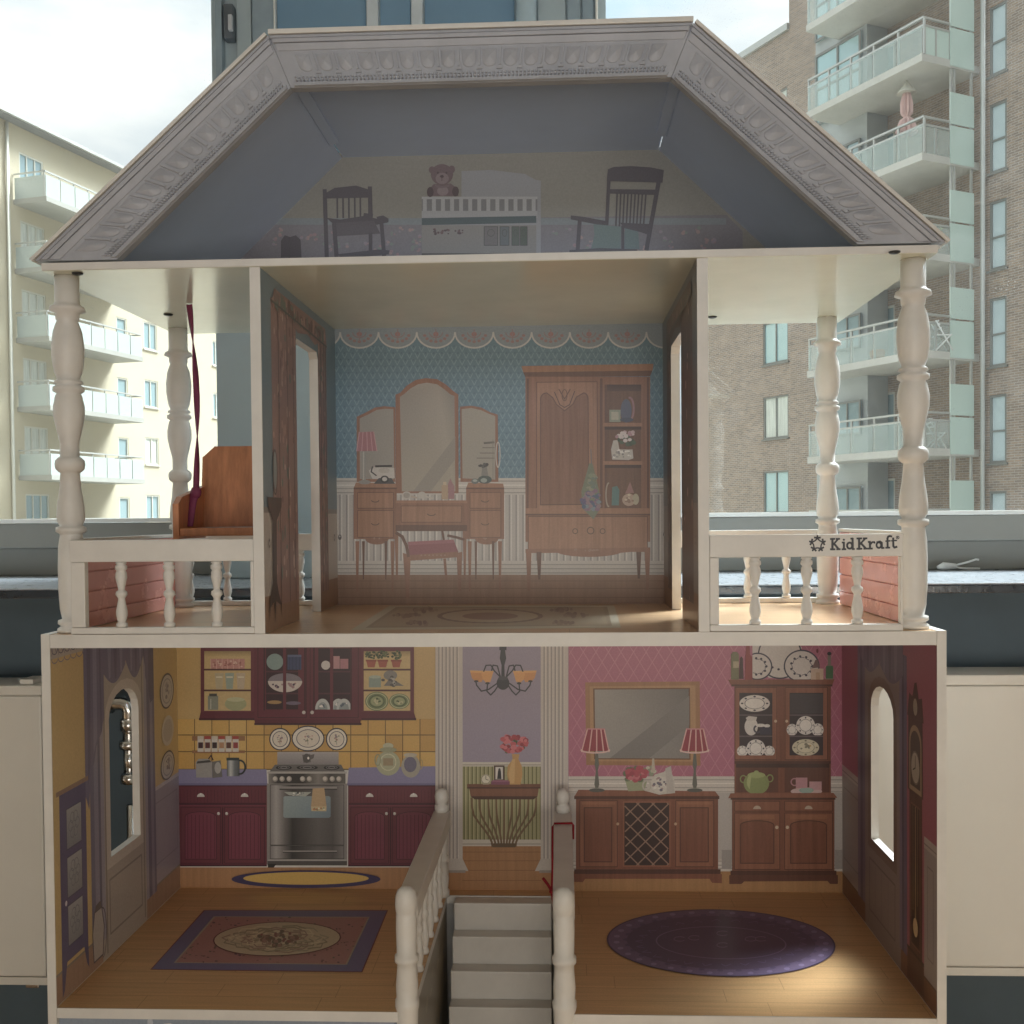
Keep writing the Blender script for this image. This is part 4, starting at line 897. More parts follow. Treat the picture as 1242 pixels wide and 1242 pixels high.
k.poly([(.048, .25), (.106, .25), (.104, .345), (.050, .345)], T, .6).poly([(.046, .345), (.108, .345), (.100, .375), (.088, .372), (.080, .39), (.072, .392), (.064, .372), (.052, .375)], T, .6)
k.poly([(.054, .252), (.100, .252), (.100, .315)]+[(.077+.023*math.cos(math.pi*i/8), .315+.022*math.sin(math.pi*i/8)) for i in range(9)]+[(.054, .315)], '#a78a5c').poly([(.058, .258), (.096, .258), (.096, .312)]+[(.077+.019*math.cos(math.pi*i/8), .312+.018*math.sin(math.pi*i/8)) for i in range(9)]+[(.058, .312)], '#4b3426').ell(.077, .283, .0165, .021, '#b3a794').ring(.077, .283, .0155, .02, .0014, '#6a5c4a').line([(.077, .283), (.077, .298)], .0018, '#2c2118').line([(.077, .283), (.086, .279)], .0018, '#2c2118').ell(.077, .36, .008, .011, '#a39272', 12)
k.rect(.060, .055, .094, .235, TD).line([(.077, .235), (.077, .085)], .0022, '#a98a50').line([(.069, .235), (.069, .11)], .0016, '#8a6c3c').line([(.086, .235), (.086, .10)], .0016, '#8a6c3c').ell(.077, .08, .009, .012, '#c9a868', 16)
k.line([(.060, .055), (.094, .055), (.094, .235), (.060, .235), (.060, .055)], .0025, TL)
k.done('printed_grandfather_clock', wallR)

# ---- floors
INK_GLARE[:] = [.22, .022]
FLP, UP = (lambda u, v: spot(u, v, 2, 0)), Vector((0, 0, 1))
def planks(k, x0, x1, y0, y1, h, c, dark):
    k.poly([(x0, y0), (x1, y0), (x1, y1), (x0, y1)], c, .55); y = y0+h
    while y < y1: 
        k.rect(x0, y-.0005, x1, y+.0005, dark); y += h
    y = y0; j = 0
    while y < y1:
        x = x0+random.random()*.15
        while x < x1: k.rect(x, y, x+.0009, min(y+h, y1), dark); x += random.uniform(.14, .24)
        y += h
FC, FDK = '#dba75f', '#b98346'
for i, (a, b, c, d) in enumerate(((-X1, SX0-.0005, .0012, D-.0002), (SX1+.0005, X1, .0012, D-.0002), (SX0-.0004, SX1+.0004, SY+.0005, D-.0002))):
    k = Ink(lambda u, v: Vector((u, v, 0)), UP); planks(k, a, b, c, d, .036, FC, FDK); k.done('printed_floorboards', gfloor, PRINTF)
for a, b, c, d in ((-X1, X1, .0012, D+.01),):
    k = Ink(lambda u, v: Vector((u, v, Z2b)), UP); planks(k, a, b, c, d, .036, '#e0b27c', '#c0935a'); k.done('printed_floorboards', ufloor, PRINTF)
k = Ink(FLP, UP).org(180, 1050, 3.653)
k.poly([(245, 198), (1062, 198), (948, 474), (8, 462)], '#8a3a3c').poly([(250, 200), (1056, 201), (944, 470), (16, 459)], '#76709c').poly([(290, 226), (980, 228), (880, 440), (112, 432)], '#b0a58a').poly([(296, 229), (972, 231), (874, 437), (122, 429)], '#b77d74')
for i in range(150):
    a, b = random.random(), random.random(); X = (296+(972-296)*a)*(1-b)+(122+(874-122)*a)*b; Y = 231+(430-231)*b
    k.ell(X, Y, random.uniform(3, 8), random.uniform(1.5, 4), random.choice(['#7c4a4c', '#6a4a58', '#ad8478', '#88585a', '#74705c']), 7)
def rotell(cx, cy, rx, ry, a, n=40): return [(cx+rx*math.cos(t*2*math.pi/n)*math.cos(a)-ry*math.sin(t*2*math.pi/n)*math.sin(a), cy+rx*math.cos(t*2*math.pi/n)*math.sin(a)+ry*math.sin(t*2*math.pi/n)*math.cos(a)) for t in range(n)]
k.poly(rotell(570, 327, 284, 76, -.03), '#6d2c34').poly(rotell(570, 327, 278, 73, -.03), '#d3c09a')
for i in range(80):
    t = i*.37; q = .25+.65*((i*7) % 11)/11
    k.line([(570+260*q*math.cos(t), 327+66*q*math.sin(t)), (570+260*(q+.1)*math.cos(t+.25), 327+66*(q+.1)*math.sin(t+.25)), (570+260*q*math.cos(t+.5), 327+66*q*math.sin(t+.5))], 5, random.choice(['#a3946c', '#e2d3ac', '#b08d74', '#b5a882']))
k.blobs(580, 325, 90, 34, ['#9a5a50', '#8c6a50', '#b0856c', '#7c6a50'], 45, 6, 13)
k.done('printed_kitchen_rug', gfloor)
k = Ink(FLP, UP).org(700, 980, 3.653)
def re(rx, ry, c): k.poly(rotell(638, 602, rx, ry, .035, 64), c)
re(507, 148, '#4a3c66'); re(500, 145, '#7c6690')
for i in range(64):
    t = i*2*math.pi/64; a = .035
    for q, c in ((.93, '#9c88b8'), (.84, '#66547f')):
        if (i+(q < .9)) % 2: X, Y = 500*q*math.cos(t), 145*q*math.sin(t); k.ell(638+X*math.cos(a)-Y*math.sin(a), 602+X*math.sin(a)+Y*math.cos(a), 14, 6, c, 8)
re(418, 118, '#655072'); re(290, 72, '#8d79a6'); re(284, 69.5, '#655072')
for cx, cy in ((455, 585), (520, 580), (645, 560), (645, 612), (770, 585), (815, 585)): k.ring(cx, cy, 26, 10, 3, '#8d78a4', 14, 40, 320)
for i in range(26): t = i*2*math.pi/26; k.line([(638+350*math.cos(t), 602+96*math.sin(t)), (638+380*math.cos(t+.07), 602+104*math.sin(t+.07)), (638+350*math.cos(t+.12), 602+94*math.sin(t+.12))], 3, '#7a6696')
k.done('printed_dining_rug', gfloor)
U2 = lambda u, v: spot(u, v, 2, Z2b)
k = Ink(U2, UP).org(400, 400, 2.957)
k.poly([(215, 990), (1020, 990), (1045, 1070), (75, 1078)], '#d9cdb2').poly([(238, 995), (995, 995), (1012, 1062), (128, 1070)], '#b29a78').poly([(252, 998), (980, 998), (996, 1058), (150, 1064)], '#bda684')
k.poly(rotell(575, 1028, 190, 26, 0), '#94704f').poly(rotell(575, 1028, 172, 22, 0), '#c4ae8c').poly(rotell(575, 1028, 100, 13, 0), '#9c6e55')
for i in range(30): t = i*2*math.pi/30; k.ell(575+182*math.cos(t), 1028+24*math.sin(t), 10, 2.5, '#8a5f48', 8)
for cx, cy in ((275, 1025), (320, 1052), (345, 1006), (835, 1006), (880, 1024), (840, 1052)): k.blobs(cx, cy, 46, 5, ['#99745a', '#8d624e', '#a98a6c'], 16, 5, 10)
k.done('printed_bedroom_rug', ufloor)

# ---- bedroom wall
INK_GLARE[:] = [.34, .07]
BL, WN = '#5f93ad', '#d5cdc4'
k = bink()
k.rect(400, 384, 812, 584, BL)
n0 = k.n
for r_ in range(20):
    for c_ in range(42):
        x, y = 404+c_*9.8+(r_ % 2)*4.9, 424+r_*8.1
        if x < 808: k.n = n0; k.line([(x-3, y-3), (x, y+3), (x+3, y-3)], 1.0, '#7fadc2'); k.n = n0+.3; k.ell(x, y-3.4, 1.1, 1.1, '#4d7f9a', 6)
k.n = n0+3
sc = [(400, 384), (812, 384), (812, 402)]; cxs = [436.5-46.3+46.3*i for i in range(10)]
for cx in reversed(cxs):
    for a in range(0, 181, 20):
        x = cx+23.1*math.cos(R(a)); y = 404+18.5*math.sin(R(a))
        if 400 <= x <= 812: sc.append((x, y))
k.poly(sc, '#8fa3b4')
for cx in cxs:
    pts = [(x, y) for x, y in k.arcpts(cx, 404, 23.1, 18.5, 0, 180, 14) if 400 <= x <= 812]
    if len(pts) > 1: k.line(pts, 2.0, '#d0d2d2')
    if 405 < cx < 805:
        for a in range(15, 180, 25): k.ell(cx+14*math.cos(R(a)), 405+10*math.sin(R(a)), 2.2, 1.8, '#b27f80', 7)
        k.ell(cx, 406, 3.4, 3, '#b87c7c', 9).ring(cx, 404, 8, 6, 1.2, '#a8888e', 12, 0, 180).line([(cx, 400), (cx, 414)], 1.2, '#a8888e')
k.rect(400, 580, 812, 600, WN)
for y, c in ((583, '#a9a19a'), (588, '#ece5dc'), (592, '#b0a8a0'), (597, '#a9a19a')): k.rect(400, y, 812, y+1.3, c)
k.rect(400, 600, 812, 682, '#c8c0b9')
x = 404
while x < 812: k.rect(x, 600, x+1.6, 682, '#a49c98').rect(x+2.4, 600, x+3.8, 682, '#e3dcd4'); x += 8.2
k.rect(400, 680, 812, 697, WN)
for y in (684, 689, 694): k.rect(400, y, 812, y+1.2, '#a9a19a')
k.rect(400, 697, 812, 738, '#a9764c', .5)
for y in (704, 713, 724): k.rect(400, y, 812, y+.8, '#8a5a36')
for u, v in ((413, 651.5), (806, 648)): k.ell(u, v, 2.2, 3.4, '#5a5250', 10).ell(u, v-1, 1, 1.2, '#b9b2ac', 7)
k.done('printed_bedroom_wallpaper', uback)
B1, B2, B3 = '#a8683f', '#7c4a2b', '#b97a4b'
k = bink(425, 450, 6.537); MR = '#b4a894'
def mir(outer, inner, c=MR):
    k.poly(outer, B1, .6).poly(inner, c)
def mm(x0, x1, ys, yt, yb, asym=0):
    n = 12; pts = [(x0, yb), (x0, ys)]+[(x0+(x1-x0)*i/n, ys+(yt-ys)*math.sin(math.pi*(i/n if not asym else (i/n*.62 if asym > 0 else .38+i/n*.62)))) for i in range(1, n)]+[(x1, ys if not asym else (yt if asym > 0 else ys)), (x1, yb)]
    return pts
k.poly([(55, 880), (55, 365), (120, 335), (200, 292), (270, 282), (360, 290), (360, 880)], B1, .6).poly([(80, 858), (78, 378), (140, 350), (215, 310), (280, 302), (345, 305), (352, 858)], '#aaa298')
k.poly([(875, 880), (872, 285), (960, 278), (1040, 292), (1110, 330), (1170, 348), (1175, 880)], B1, .6).poly([(892, 852), (884, 305), (960, 296), (1035, 312), (1100, 342), (1150, 360), (1152, 862)], '#b0a797')
k.poly([(362, 970), (362, 190), (400, 175), (450, 120), (520, 75), (600, 60), (690, 68), (760, 110), (815, 160), (858, 190), (860, 970)], B1, .6)
k.poly([(412, 955), (396, 208), (430, 185), (480, 142), (540, 108), (610, 96), (690, 108), (750, 150), (795, 188), (828, 200), (835, 955)], ('#b3a894', '#a59a90', '#a59a90', '#b0a49a', '#b4a99d', '#b8ad9f', '#b4a99c', '#a89f96', '#a1978c', '#9f958a', '#b8ac94'))
k.poly([(500, 955), (835, 520), (835, 700), (640, 955)], '#a3988a')
k.poly([(1060, 565), (1140, 560), (1140, 575), (1060, 580)], '#55504c')
for y, x in ((568, 1060), (610, 1050), (652, 1030), (692, 1005)): k.line([(x, y), (1142, y)], 7, '#7a7268')
for x in (1132, 1150): k.line([(x, 545), (x, 860)], 5, '#8d8478')
k.ring(1172, 665, 16, 100, 7, '#d8d2c8', 24)
k.done('printed_dressing_mirror', uback)
k = bink(400, 400, 2.957)
for x0, x1 in ((88, 242), (490, 626)):
    k.poly([(x0+8, 548), (x1-4, 552), (x1, 568), (x0, 568)], B3, .5).rect(x0, 568, x1, 750, B1, .8).rect(x0, 566, x1, 572, B2)
    k.poly([(x0+50, 748)]+k.arcpts((x0+x1)/2+6, 748, 42, 22, 180, 0, 10)+[(x1-14, 748)], B1, .5)
    k.rect(x0+14, 584, x1-12, 640, B3, .7).rect(x0+14, 648, x1-12, 744, B3, .7).line([(x0+14, 584), (x1-12, 584), (x1-12, 640), (x0+14, 640), (x0+14, 584)], 2.4, B2).line([(x0+14, 648), (x1-12, 648), (x1-12, 744), (x0+14, 744), (x0+14, 648)], 2.4, B2)
    for y in (612, 694): k.ring((x0+x1)/2, y, 13, 6, 3, '#6b4a34', 12, 0, 180)
    k.blobs((x0+x1)/2+6, 748, 16, 2, ['#b98a68'], 5, 2, 4)
    for a, w in ((x0+6, 14), (x1-22, 14), (x0+30, 10), (x1-44, 10)): k.poly([(a, 758), (a+w, 758), (a+w*.7, 938 if w > 10 else 895), (a+w*.3, 938 if w > 10 else 895)], B1 if w > 10 else B2, .5)
k.rect(238, 612, 494, 622, B3, .5).rect(238, 622, 494, 702, B1, .8).rect(258, 632, 474, 690, B3, .7).line([(258, 632), (474, 632), (474, 690), (258, 690), (258, 632)], 2.4, B2).ring(366, 660, 14, 6, 3, '#6b4a34', 12, 0, 180).rect(238, 700, 494, 722, B2, .5)
k.done('printed_dressing_table', uback)
k = bink(425, 450, 6.537)
k.poly([(75, 488), (190, 482), (215, 635), (55, 638)], '#c2707e')
for a, b in ((75, 55), (105, 95), (135, 140), (165, 180), (190, 215)): k.line([(a, 486), (b, 636)], 7, '#dca0a4')
k.rect(98, 640, 128, 870, '#a5a29c').rect(106, 640, 114, 870, '#ccc8c0').ell(118, 882, 48, 18, '#a09a94', 18)
k.done('printed_bedside_lamp', uback)
k = bink(425, 450, 6.537)
k.poly([(150, 790), (200, 760), (352, 770), (356, 850), (180, 858)], '#d5cec6').poly([(190, 895), (230, 850), (330, 850), (358, 895)], '#4a4a50').ell(276, 860, 34, 30, '#2b2a30').ell(276, 858, 20, 17, '#d8d2cc', 14).line([(205, 757), (330, 754)], 16, '#2c2628').line([(180, 760), (170, 800), (210, 830)], 10, '#3a3436').ell(272, 790, 45, 22, '#c9bfb4', 16)
k.done('printed_telephone', uback)
k = bink(425, 450, 6.537)
k.ell(450, 988, 38, 32, '#cfc7bd').ell(450, 986, 26, 22, '#b3a79c').line([(485, 995), (530, 1005)], 14, '#cbb39c').ell(570, 985, 34, 28, '#d3cabf').line([(600, 995), (660, 1012)], 13, '#d6cabd')
k.rect(726, 905, 776, 1018, '#c9a578').rect(738, 880, 764, 905, '#d9c096').poly([(780, 1015), (776, 900), (795, 850), (810, 885), (828, 915), (826, 1015)], '#b87880')
k.done('printed_toiletries', uback)
k = bink(425, 450, 6.537)
k.ell(1068, 862, 55, 32, '#47605c').ell(1060, 868, 26, 18, '#a2b3ac', 14).ell(990, 875, 30, 22, '#6c7d78', 14).ell(990, 870, 18, 10, '#b5bfb8', 12).poly([(1040, 830), (1048, 745), (1080, 745), (1096, 835)], '#8d8a80').blobs(1050, 745, 40, 18, ['#3c3a3a', '#5b5856'], 12, 8, 14)
k.done('printed_jewellery', uback)
k = bink(400, 400, 2.957)
k.poly([(282, 760), (445, 752), (462, 795), (288, 812)], '#a64a58').poly([(282, 760), (445, 752), (450, 764), (286, 772)], '#b85f6b').poly([(286, 808), (462, 795), (462, 815), (286, 828)], B1, .5)
for p in ([(264, 800), (292, 808), (286, 960), (276, 960)], [(456, 800), (476, 796), (472, 936), (462, 936)], [(234, 725), (248, 725), (246, 895), (240, 895)], [(478, 722), (492, 722), (488, 895), (482, 895)], [(408, 820), (418, 820), (424, 900), (416, 900)]): k.poly(p, B1, .5)
k.line([(240, 728), (262, 742), (277, 775), (284, 812)], 11, B2).line([(425, 738), (455, 744), (482, 752)], 9, B2).line([(404, 712), (410, 752)], 8, B2)
for x in range(330, 420, 14): k.ell(x, 808, 3.5, 3, '#b98a68', 8)
k.done('printed_stool', uback)
# wardrobe
k = bink(400, 400, 2.957)
k.poly([(688, 132), (1160, 124), (1156, 148), (694, 154)], B3, .5).poly([(694, 154), (1156, 148), (1148, 168), (702, 172)], B2, .4)
k.rect(702, 170, 1148, 760, B1, .8); k.rect(706, 176, 714, 640, B2, .4).rect(1136, 172, 1144, 640, B2, .4)
k.poly(list(k.arcpts(742, 190, 1, 1, 0, 0, 1))[:1]+[(958, 188), (962, 640), (742, 644)], B3, .8).line([(742, 190), (958, 188), (962, 640), (742, 644), (742, 190)], 3, B2)
ins = [(756, 628), (756, 262)]+k.arcpts(778, 250, 22, 22, 180, 270, 5)+[(800, 245), (812, 268), (842, 292), (872, 268), (884, 243)]+k.arcpts(910, 250, 16, 22, 270, 360, 5)+[(928, 626), (756, 628)]
k.poly(ins[:-1], '#9c6039', .9).line(ins, 4, B2)
k.line([(822, 215), (842, 250), (862, 215)], 4, B2).ring(842, 236, 9, 20, 3, B2).line([(806, 225), (825, 270), (842, 280), (860, 270), (878, 222)], 3.4, '#6a4230')
k.rect(968, 176, 978, 640, B2, .4)
k.rect(985, 198, 1116, 640, '#84522f', .6).rect(985, 198, 994, 640, B2).vgrad(994, 198, 1116, 222, '#553222', '#6e442f')
for y in (335, 472): k.rect(980, y, 1120, y+13, B3, .5).rect(985, y+13, 1116, y+24, '#54311f')
k.rect(702, 640, 1148, 664, B3, .5).rect(702, 660, 1148, 666, B2).rect(712, 670, 1138, 788, B3, .8).line([(712, 670), (1138, 670), (1138, 788), (712, 788), (712, 670)], 3, B2)
k.ring(880, 722, 9, 9, 3, '#6b4a34', 12).ring(935, 720, 12, 12, 3.4, '#6b4a34', 14).ring(978, 722, 9, 9, 3, '#6b4a34', 12)
k.poly([(702, 786), (1148, 780), (1148, 796), (1080, 796)]+k.arcpts(930, 792, 120, 22, 20, 160, 10)+[(770, 800), (702, 800)], B1, .6)
k.blobs(930, 790, 60, 4, ['#b07f5e'], 12, 3, 5)
for a, w, y1 in ((704, 20, 935), (1128, 20, 932), (742, 18, 895), (1098, 18, 892)): k.poly([(a, 796), (a+w, 796), (a+w*.75, y1), (a+w*.3, y1)], B1 if y1 > 900 else B2, .5)
k.done('printed_wardrobe', uback)
k = bink(400, 400, 2.957)
k.rect(1002, 288, 1042, 332, '#9aa58a').rect(1009, 296, 1035, 324, '#c2bda4').ell(1062, 292, 20, 42, '#5d6484').ring(1075, 285, 14, 40, 7, '#b5797c', 18, -100, 90).ell(1064, 324, 24, 8, '#4c5472')
k.done('printed_vanity_box', uback); k = bink(400, 400, 2.957)
k.poly([(1008, 430), (1016, 398), (1032, 396), (1038, 430), (1085, 430), (1088, 462), (1070, 468), (1012, 466)], '#cfc8bf').blobs(1046, 448, 36, 16, ['#8a8488', '#f0ebe4', '#a9a2a0'], 26, 3, 6).blobs(1066, 395, 32, 22, ['#3f5a3c', '#51694a'], 16, 6, 10).blobs(1066, 382, 38, 18, ['#d9b4b8', '#e6d6d4', '#c98f9c'], 18, 6, 10)
k.done('printed_flower_pitcher', uback); k = bink(400, 400, 2.957)
k.poly([(1012, 565), (1030, 560), (1038, 575), (1036, 630), (1010, 630)], '#4f8a88').ring(1000, 592, 10, 42, 5, '#b9a58a', 16, 90, 270).ell(1072, 610, 24, 22, '#c9a487').poly([(1066, 570), (1076, 545), (1090, 585), (1058, 588)], '#b87a70').ell(1096, 608, 12, 20, '#c2b58f').blobs(1072, 606, 16, 14, ['#e0c9a8', '#a87c60'], 10, 4, 7)
k.done('printed_perfume_bottles', uback)
k = bink(400, 400, 2.957)
k.poly([(930, 480), (942, 480), (966, 580), (970, 640), (945, 680), (905, 640), (902, 580)], '#7d8a68').blobs(937, 612, 34, 42, ['#6a5a94', '#9a6a8c', '#4d6a94', '#7f94a8', '#a5808e'], 60, 5, 11).blobs(938, 545, 20, 30, ['#8f9a74', '#728a78', '#a09a78'], 22, 5, 9).line([(936, 430), (938, 482)], 3, '#6a7a84')
k.done('printed_hanging_bouquet', uback)
# ---- inner faces of the partitions
def pink_(x, off): return Ink(lambda a, b: Vector((x, a, b)), off)
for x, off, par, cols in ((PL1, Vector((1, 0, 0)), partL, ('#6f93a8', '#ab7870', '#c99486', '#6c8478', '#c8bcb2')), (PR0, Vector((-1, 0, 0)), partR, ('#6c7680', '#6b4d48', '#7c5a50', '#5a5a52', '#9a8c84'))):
    k = pink_(x, off); Z0, Z1 = Z2b+.0008, Z3a-.0008
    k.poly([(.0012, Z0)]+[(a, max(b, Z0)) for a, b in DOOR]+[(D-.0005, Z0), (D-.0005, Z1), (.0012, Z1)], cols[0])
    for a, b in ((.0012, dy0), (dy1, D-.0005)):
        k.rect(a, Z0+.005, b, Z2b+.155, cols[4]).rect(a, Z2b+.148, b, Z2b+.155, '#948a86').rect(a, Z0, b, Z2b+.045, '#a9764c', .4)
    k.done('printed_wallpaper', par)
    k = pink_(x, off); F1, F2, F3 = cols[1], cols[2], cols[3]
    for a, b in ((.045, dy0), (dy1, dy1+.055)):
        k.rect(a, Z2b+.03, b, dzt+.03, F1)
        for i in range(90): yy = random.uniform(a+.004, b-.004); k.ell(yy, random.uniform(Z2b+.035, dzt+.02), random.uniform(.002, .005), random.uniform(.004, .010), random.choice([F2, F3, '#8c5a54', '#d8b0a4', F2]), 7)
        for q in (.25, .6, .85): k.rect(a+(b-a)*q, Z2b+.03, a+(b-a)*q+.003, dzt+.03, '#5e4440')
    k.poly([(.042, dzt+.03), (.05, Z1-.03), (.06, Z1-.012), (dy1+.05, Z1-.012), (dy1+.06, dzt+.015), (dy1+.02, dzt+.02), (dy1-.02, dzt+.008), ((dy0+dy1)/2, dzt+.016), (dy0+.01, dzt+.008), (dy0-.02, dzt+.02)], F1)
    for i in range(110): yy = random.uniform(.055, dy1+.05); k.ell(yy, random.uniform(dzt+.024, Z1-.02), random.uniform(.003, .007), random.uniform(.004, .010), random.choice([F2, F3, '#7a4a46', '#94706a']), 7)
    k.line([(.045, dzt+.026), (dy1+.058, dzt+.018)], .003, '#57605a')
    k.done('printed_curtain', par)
k = pink_(PL1, Vector((1, 0, 0)))
tz = zat(342, 604, PL1)[1]
k.poly([(.014, tz), (.082, tz), (.080, tz-.012), (.056, tz-.03), (.054, Z2b+.06), (.062, Z2b+.045), (.075, Z2b+.03), (.076, Z2b+.012), (.070, Z2b+.03), (.05, Z2b+.036), (.045, Z2b+.008), (.040, Z2b+.036), (.022, Z2b+.03), (.016, Z2b+.012), (.020, Z2b+.04), (.036, Z2b+.06), (.038, tz-.03), (.018, tz-.012)], '#43261f')
k.ring(.052, tz+.032, .010, .028, .0028, '#57494a', 20).ell(.052, tz+.034, .0075, .024, '#9aa6a8', 18)
k.done('printed_stand_with_mirror', partL)
for x, off, par in ((PL1, Vector((1, 0, 0)), partL), (PR0, Vector((-1, 0, 0)), partR)):
    for y in (.022, .40):
        k = pink_(x, off); zc = Z2b+.11; k.ell(y, zc, .004, .006, '#6a6460', 10).ell(y, zc, .002, .003, '#cfc8c2', 8); k.done('printed_knob', par)
# ---- attic wall: inks paled and blued, lens glare put into the print
INK_GLARE[:] = [.32, .08]
k = bink(); YL = '#aba9a2'
k.poly([(410, 187), (797, 178), (880, 250), (940, 300), (940, 340), (240, 340), (240, 340), (330, 266)], YL)
k.poly([(325, 270), (880, 262), (900, 282), (900, 340), (250, 340), (262, 322)], '#9c98a8').rect(325, 266, 880, 274, '#9cabb8')
for i in range(90):
    u = random.uniform(330, 870); v = random.uniform(278, 312); k.blobs(u, v, 3, 3, ['#c09aa8', '#98aba6', '#b5a6bc', '#c8a8aa'], 3, 1.2, 2.6)
k.done('printed_nursery_wallpaper', aback)
CH = '#6c6676'
def atk(ox, oy, kk): return bink(ox, oy, kk)
k = atk(380, 180, 8.871)
k.poly([(112, 455), (155, 455), (178, 1190), (135, 1240)], CH).poly([(596, 425), (640, 425), (648, 745), (600, 745)], CH).poly([(155, 490), (240, 440), (470, 415), (596, 455), (600, 545), (155, 555)], CH)
for x in (268, 330, 392, 455, 515): k.line([(x, 540), (x+2, 760)], 18, CH)
k.poly([(150, 760), (300, 780), (560, 740), (690, 770), (820, 780), (815, 810), (720, 830), (560, 860), (230, 830)], CH).poly([(210, 820), (660, 790), (730, 930), (230, 960)], '#756f7e')
k.line([(235, 830), (262, 1190)], 46, CH).line([(742, 820), (770, 1160)], 42, CH).line([(625, 930), (625, 1120)], 40, CH).line([(560, 730), (640, 740)], 40, CH).poly([(690, 750), (760, 735), (820, 770), (800, 810), (700, 800)], CH).poly([(280, 1150), (700, 1100), (830, 1110), (820, 1150), (300, 1200)], CH)
k.done('printed_armchair', aback)
k = atk(300, 20, 1.0)
k.org(340, 280, 8.871).poly([(20, 120), (60, 60), (120, 80), (180, 60), (230, 110), (240, 300), (20, 300)], CH).line([(110, 80), (110, 300)], 14, '#6a6472')
k.done('printed_chair_back', aback)
k = atk(500, 180, 7.306); CR = '#cdd0d8'
k.poly([(440, 215), (700, 205), (1000, 240), (1090, 290), (1140, 300), (1140, 980), (90, 980), (90, 445), (440, 440)], '#b4b8c4')
k.rect(90, 450, 1110, 625, '#9698a2')
for i in range(13): x = 100+i*80; k.rect(x, 455, x+34, 570, CR)
k.rect(90, 440, 1110, 462, CR).rect(90, 566, 1110, 628, '#c4c7d0').poly([(90, 630), (1100, 610), (1100, 672), (90, 692)], '#5f7884').rect(90, 692, 1100, 965, '#a9a6a8')
for x0, x1, c in ((640, 760, '#8f8b90'), (780, 860, '#7d8a94'), (885, 950, '#6f8078'), (960, 1020, '#66786c')): k.rect(x0, 705, x1, 870, c).line([(x0, 705), (x1, 705), (x1, 870), (x0, 870), (x0, 705)], 5, '#56565e').ring((x0+x1)/2, 760, (x1-x0)*.25, 30, 4, '#66666e')
for cx in (200, 300, 420): k.blobs(cx, 750, 40, 24, ['#8f6f78', '#74606c'], 8, 8, 14)
k.rect(90, 940, 1110, 966, '#6c6a70')
k.done('printed_crib', aback)
k = atk(500, 180, 7.306); TB, TBD = '#8f7480', '#6d5864'
k.poly([(140, 435), (150, 380), (195, 330), (345, 325), (395, 360), (415, 435)], TB).ell(275, 390, 50, 42, '#ad96a2').ell(180, 205, 28, 32, TB, 16).ell(355, 200, 28, 34, TB, 16).ell(268, 245, 98, 92, TB).ell(270, 280, 58, 50, '#a9929c').ell(268, 262, 18, 13, TBD, 12).line([(268, 275), (268, 300)], 6, TBD).ell(232, 230, 9, 10, TBD, 9).ell(308, 230, 9, 10, TBD, 9).poly([(205, 335), (275, 350), (340, 330), (330, 355), (275, 365), (215, 360)], '#97828c').ell(165, 400, 30, 45, TBD, 14).ell(388, 395, 30, 45, TBD, 14)
k.done('printed_teddy_bear', aback)
k = atk(660, 180, 6.21)
k.poly([(478, 170), (520, 152), (650, 145), (800, 155), (898, 175), (888, 270), (470, 258)], CH)
k.line([(485, 265), (470, 580)], 26, CH).line([(858, 270), (768, 770)], 32, CH).poly([(490, 318), (850, 322), (845, 362), (490, 352)], CH)
for i in range(9): x = 548+i*27; k.line([(x, 350), (x-10-i*1.2, 610)], 12, CH)
k.poly([(200, 515), (290, 525), (480, 560), (480, 595), (380, 580), (200, 545)], CH).line([(268, 545), (252, 770)], 30, CH).poly([(370, 580), (580, 600), (575, 770), (350, 768), (378, 660)], '#7f9ea2').poly([(605, 610), (705, 615), (715, 768), (600, 768)], '#7b9aa2').line([(590, 600), (590, 770)], 22, CH).poly([(570, 570), (790, 580), (780, 660), (720, 640), (600, 610)], CH).poly([(190, 775), (420, 760), (700, 770), (700, 795), (190, 800)], CH)
k.done('printed_rocking_chair', aback)

INK_GLARE[:] = [0, 0]
# ---- lettering and emblem on the right balcony rail
k = Ink(lambda u, v: spot(u, v, 1, .001), Vector((0, -1, 0))).org(970, 635, 9.554); NVY = '#0b1020'; 
E1 = lambda *p, w=15: k.line(list(p), w*1.4, NVY)
def letK(x, y0, y1, w):
    E1((x+w*.22, y0), (x+w*.22, y1), w=19); E1((x, y0+5), (x+w*.46, y0+4), w=15); E1((x, y1-5), (x+w*.48, y1-6), w=15)
    E1((x+w*.25, (y0+y1)/2+12), (x+w*.82, y0+6), w=15); E1((x+w*.42, (y0+y1)/2-2), (x+w*.88, y1-8), w=18); E1((x+w*.62, y0+4), (x+w*.98, y0+3), w=15); E1((x+w*.68, y1-6), (x+w*1.04, y1-7), w=15)
letK(355, 174, 304, 108)
k.ell(511, 188, 13, 12, NVY, 14); E1((511, 218), (512, 298), w=18); E1((492, 220), (514, 218), w=15); E1((490, 298), (534, 297), w=15)
k.ring(578, 256, 29, 35, 23, NVY, 22); E1((612, 172), (614, 296), w=18); E1((592, 175), (614, 173), w=15); E1((612, 296), (632, 295), w=15)
letK(662, 168, 298, 118)
E1((812, 212), (814, 291), w=18); E1((794, 213), (816, 211), w=15); E1((794, 291), (840, 290), w=15); E1((822, 236), (838, 216), (862, 214), (868, 226), w=15)
k.ring(916, 250, 27, 32, 22, NVY, 20); E1((882+12, 218), (930, 208), (950, 222), (953, 284), w=16); E1((950, 284), (976, 282), w=15)
E1((1018, 280), (1016, 172), (1024, 152), (1044, 144), (1064, 150), w=17); E1((996, 204), (1048, 200), w=12); E1((996, 281), (1042, 279), w=15)
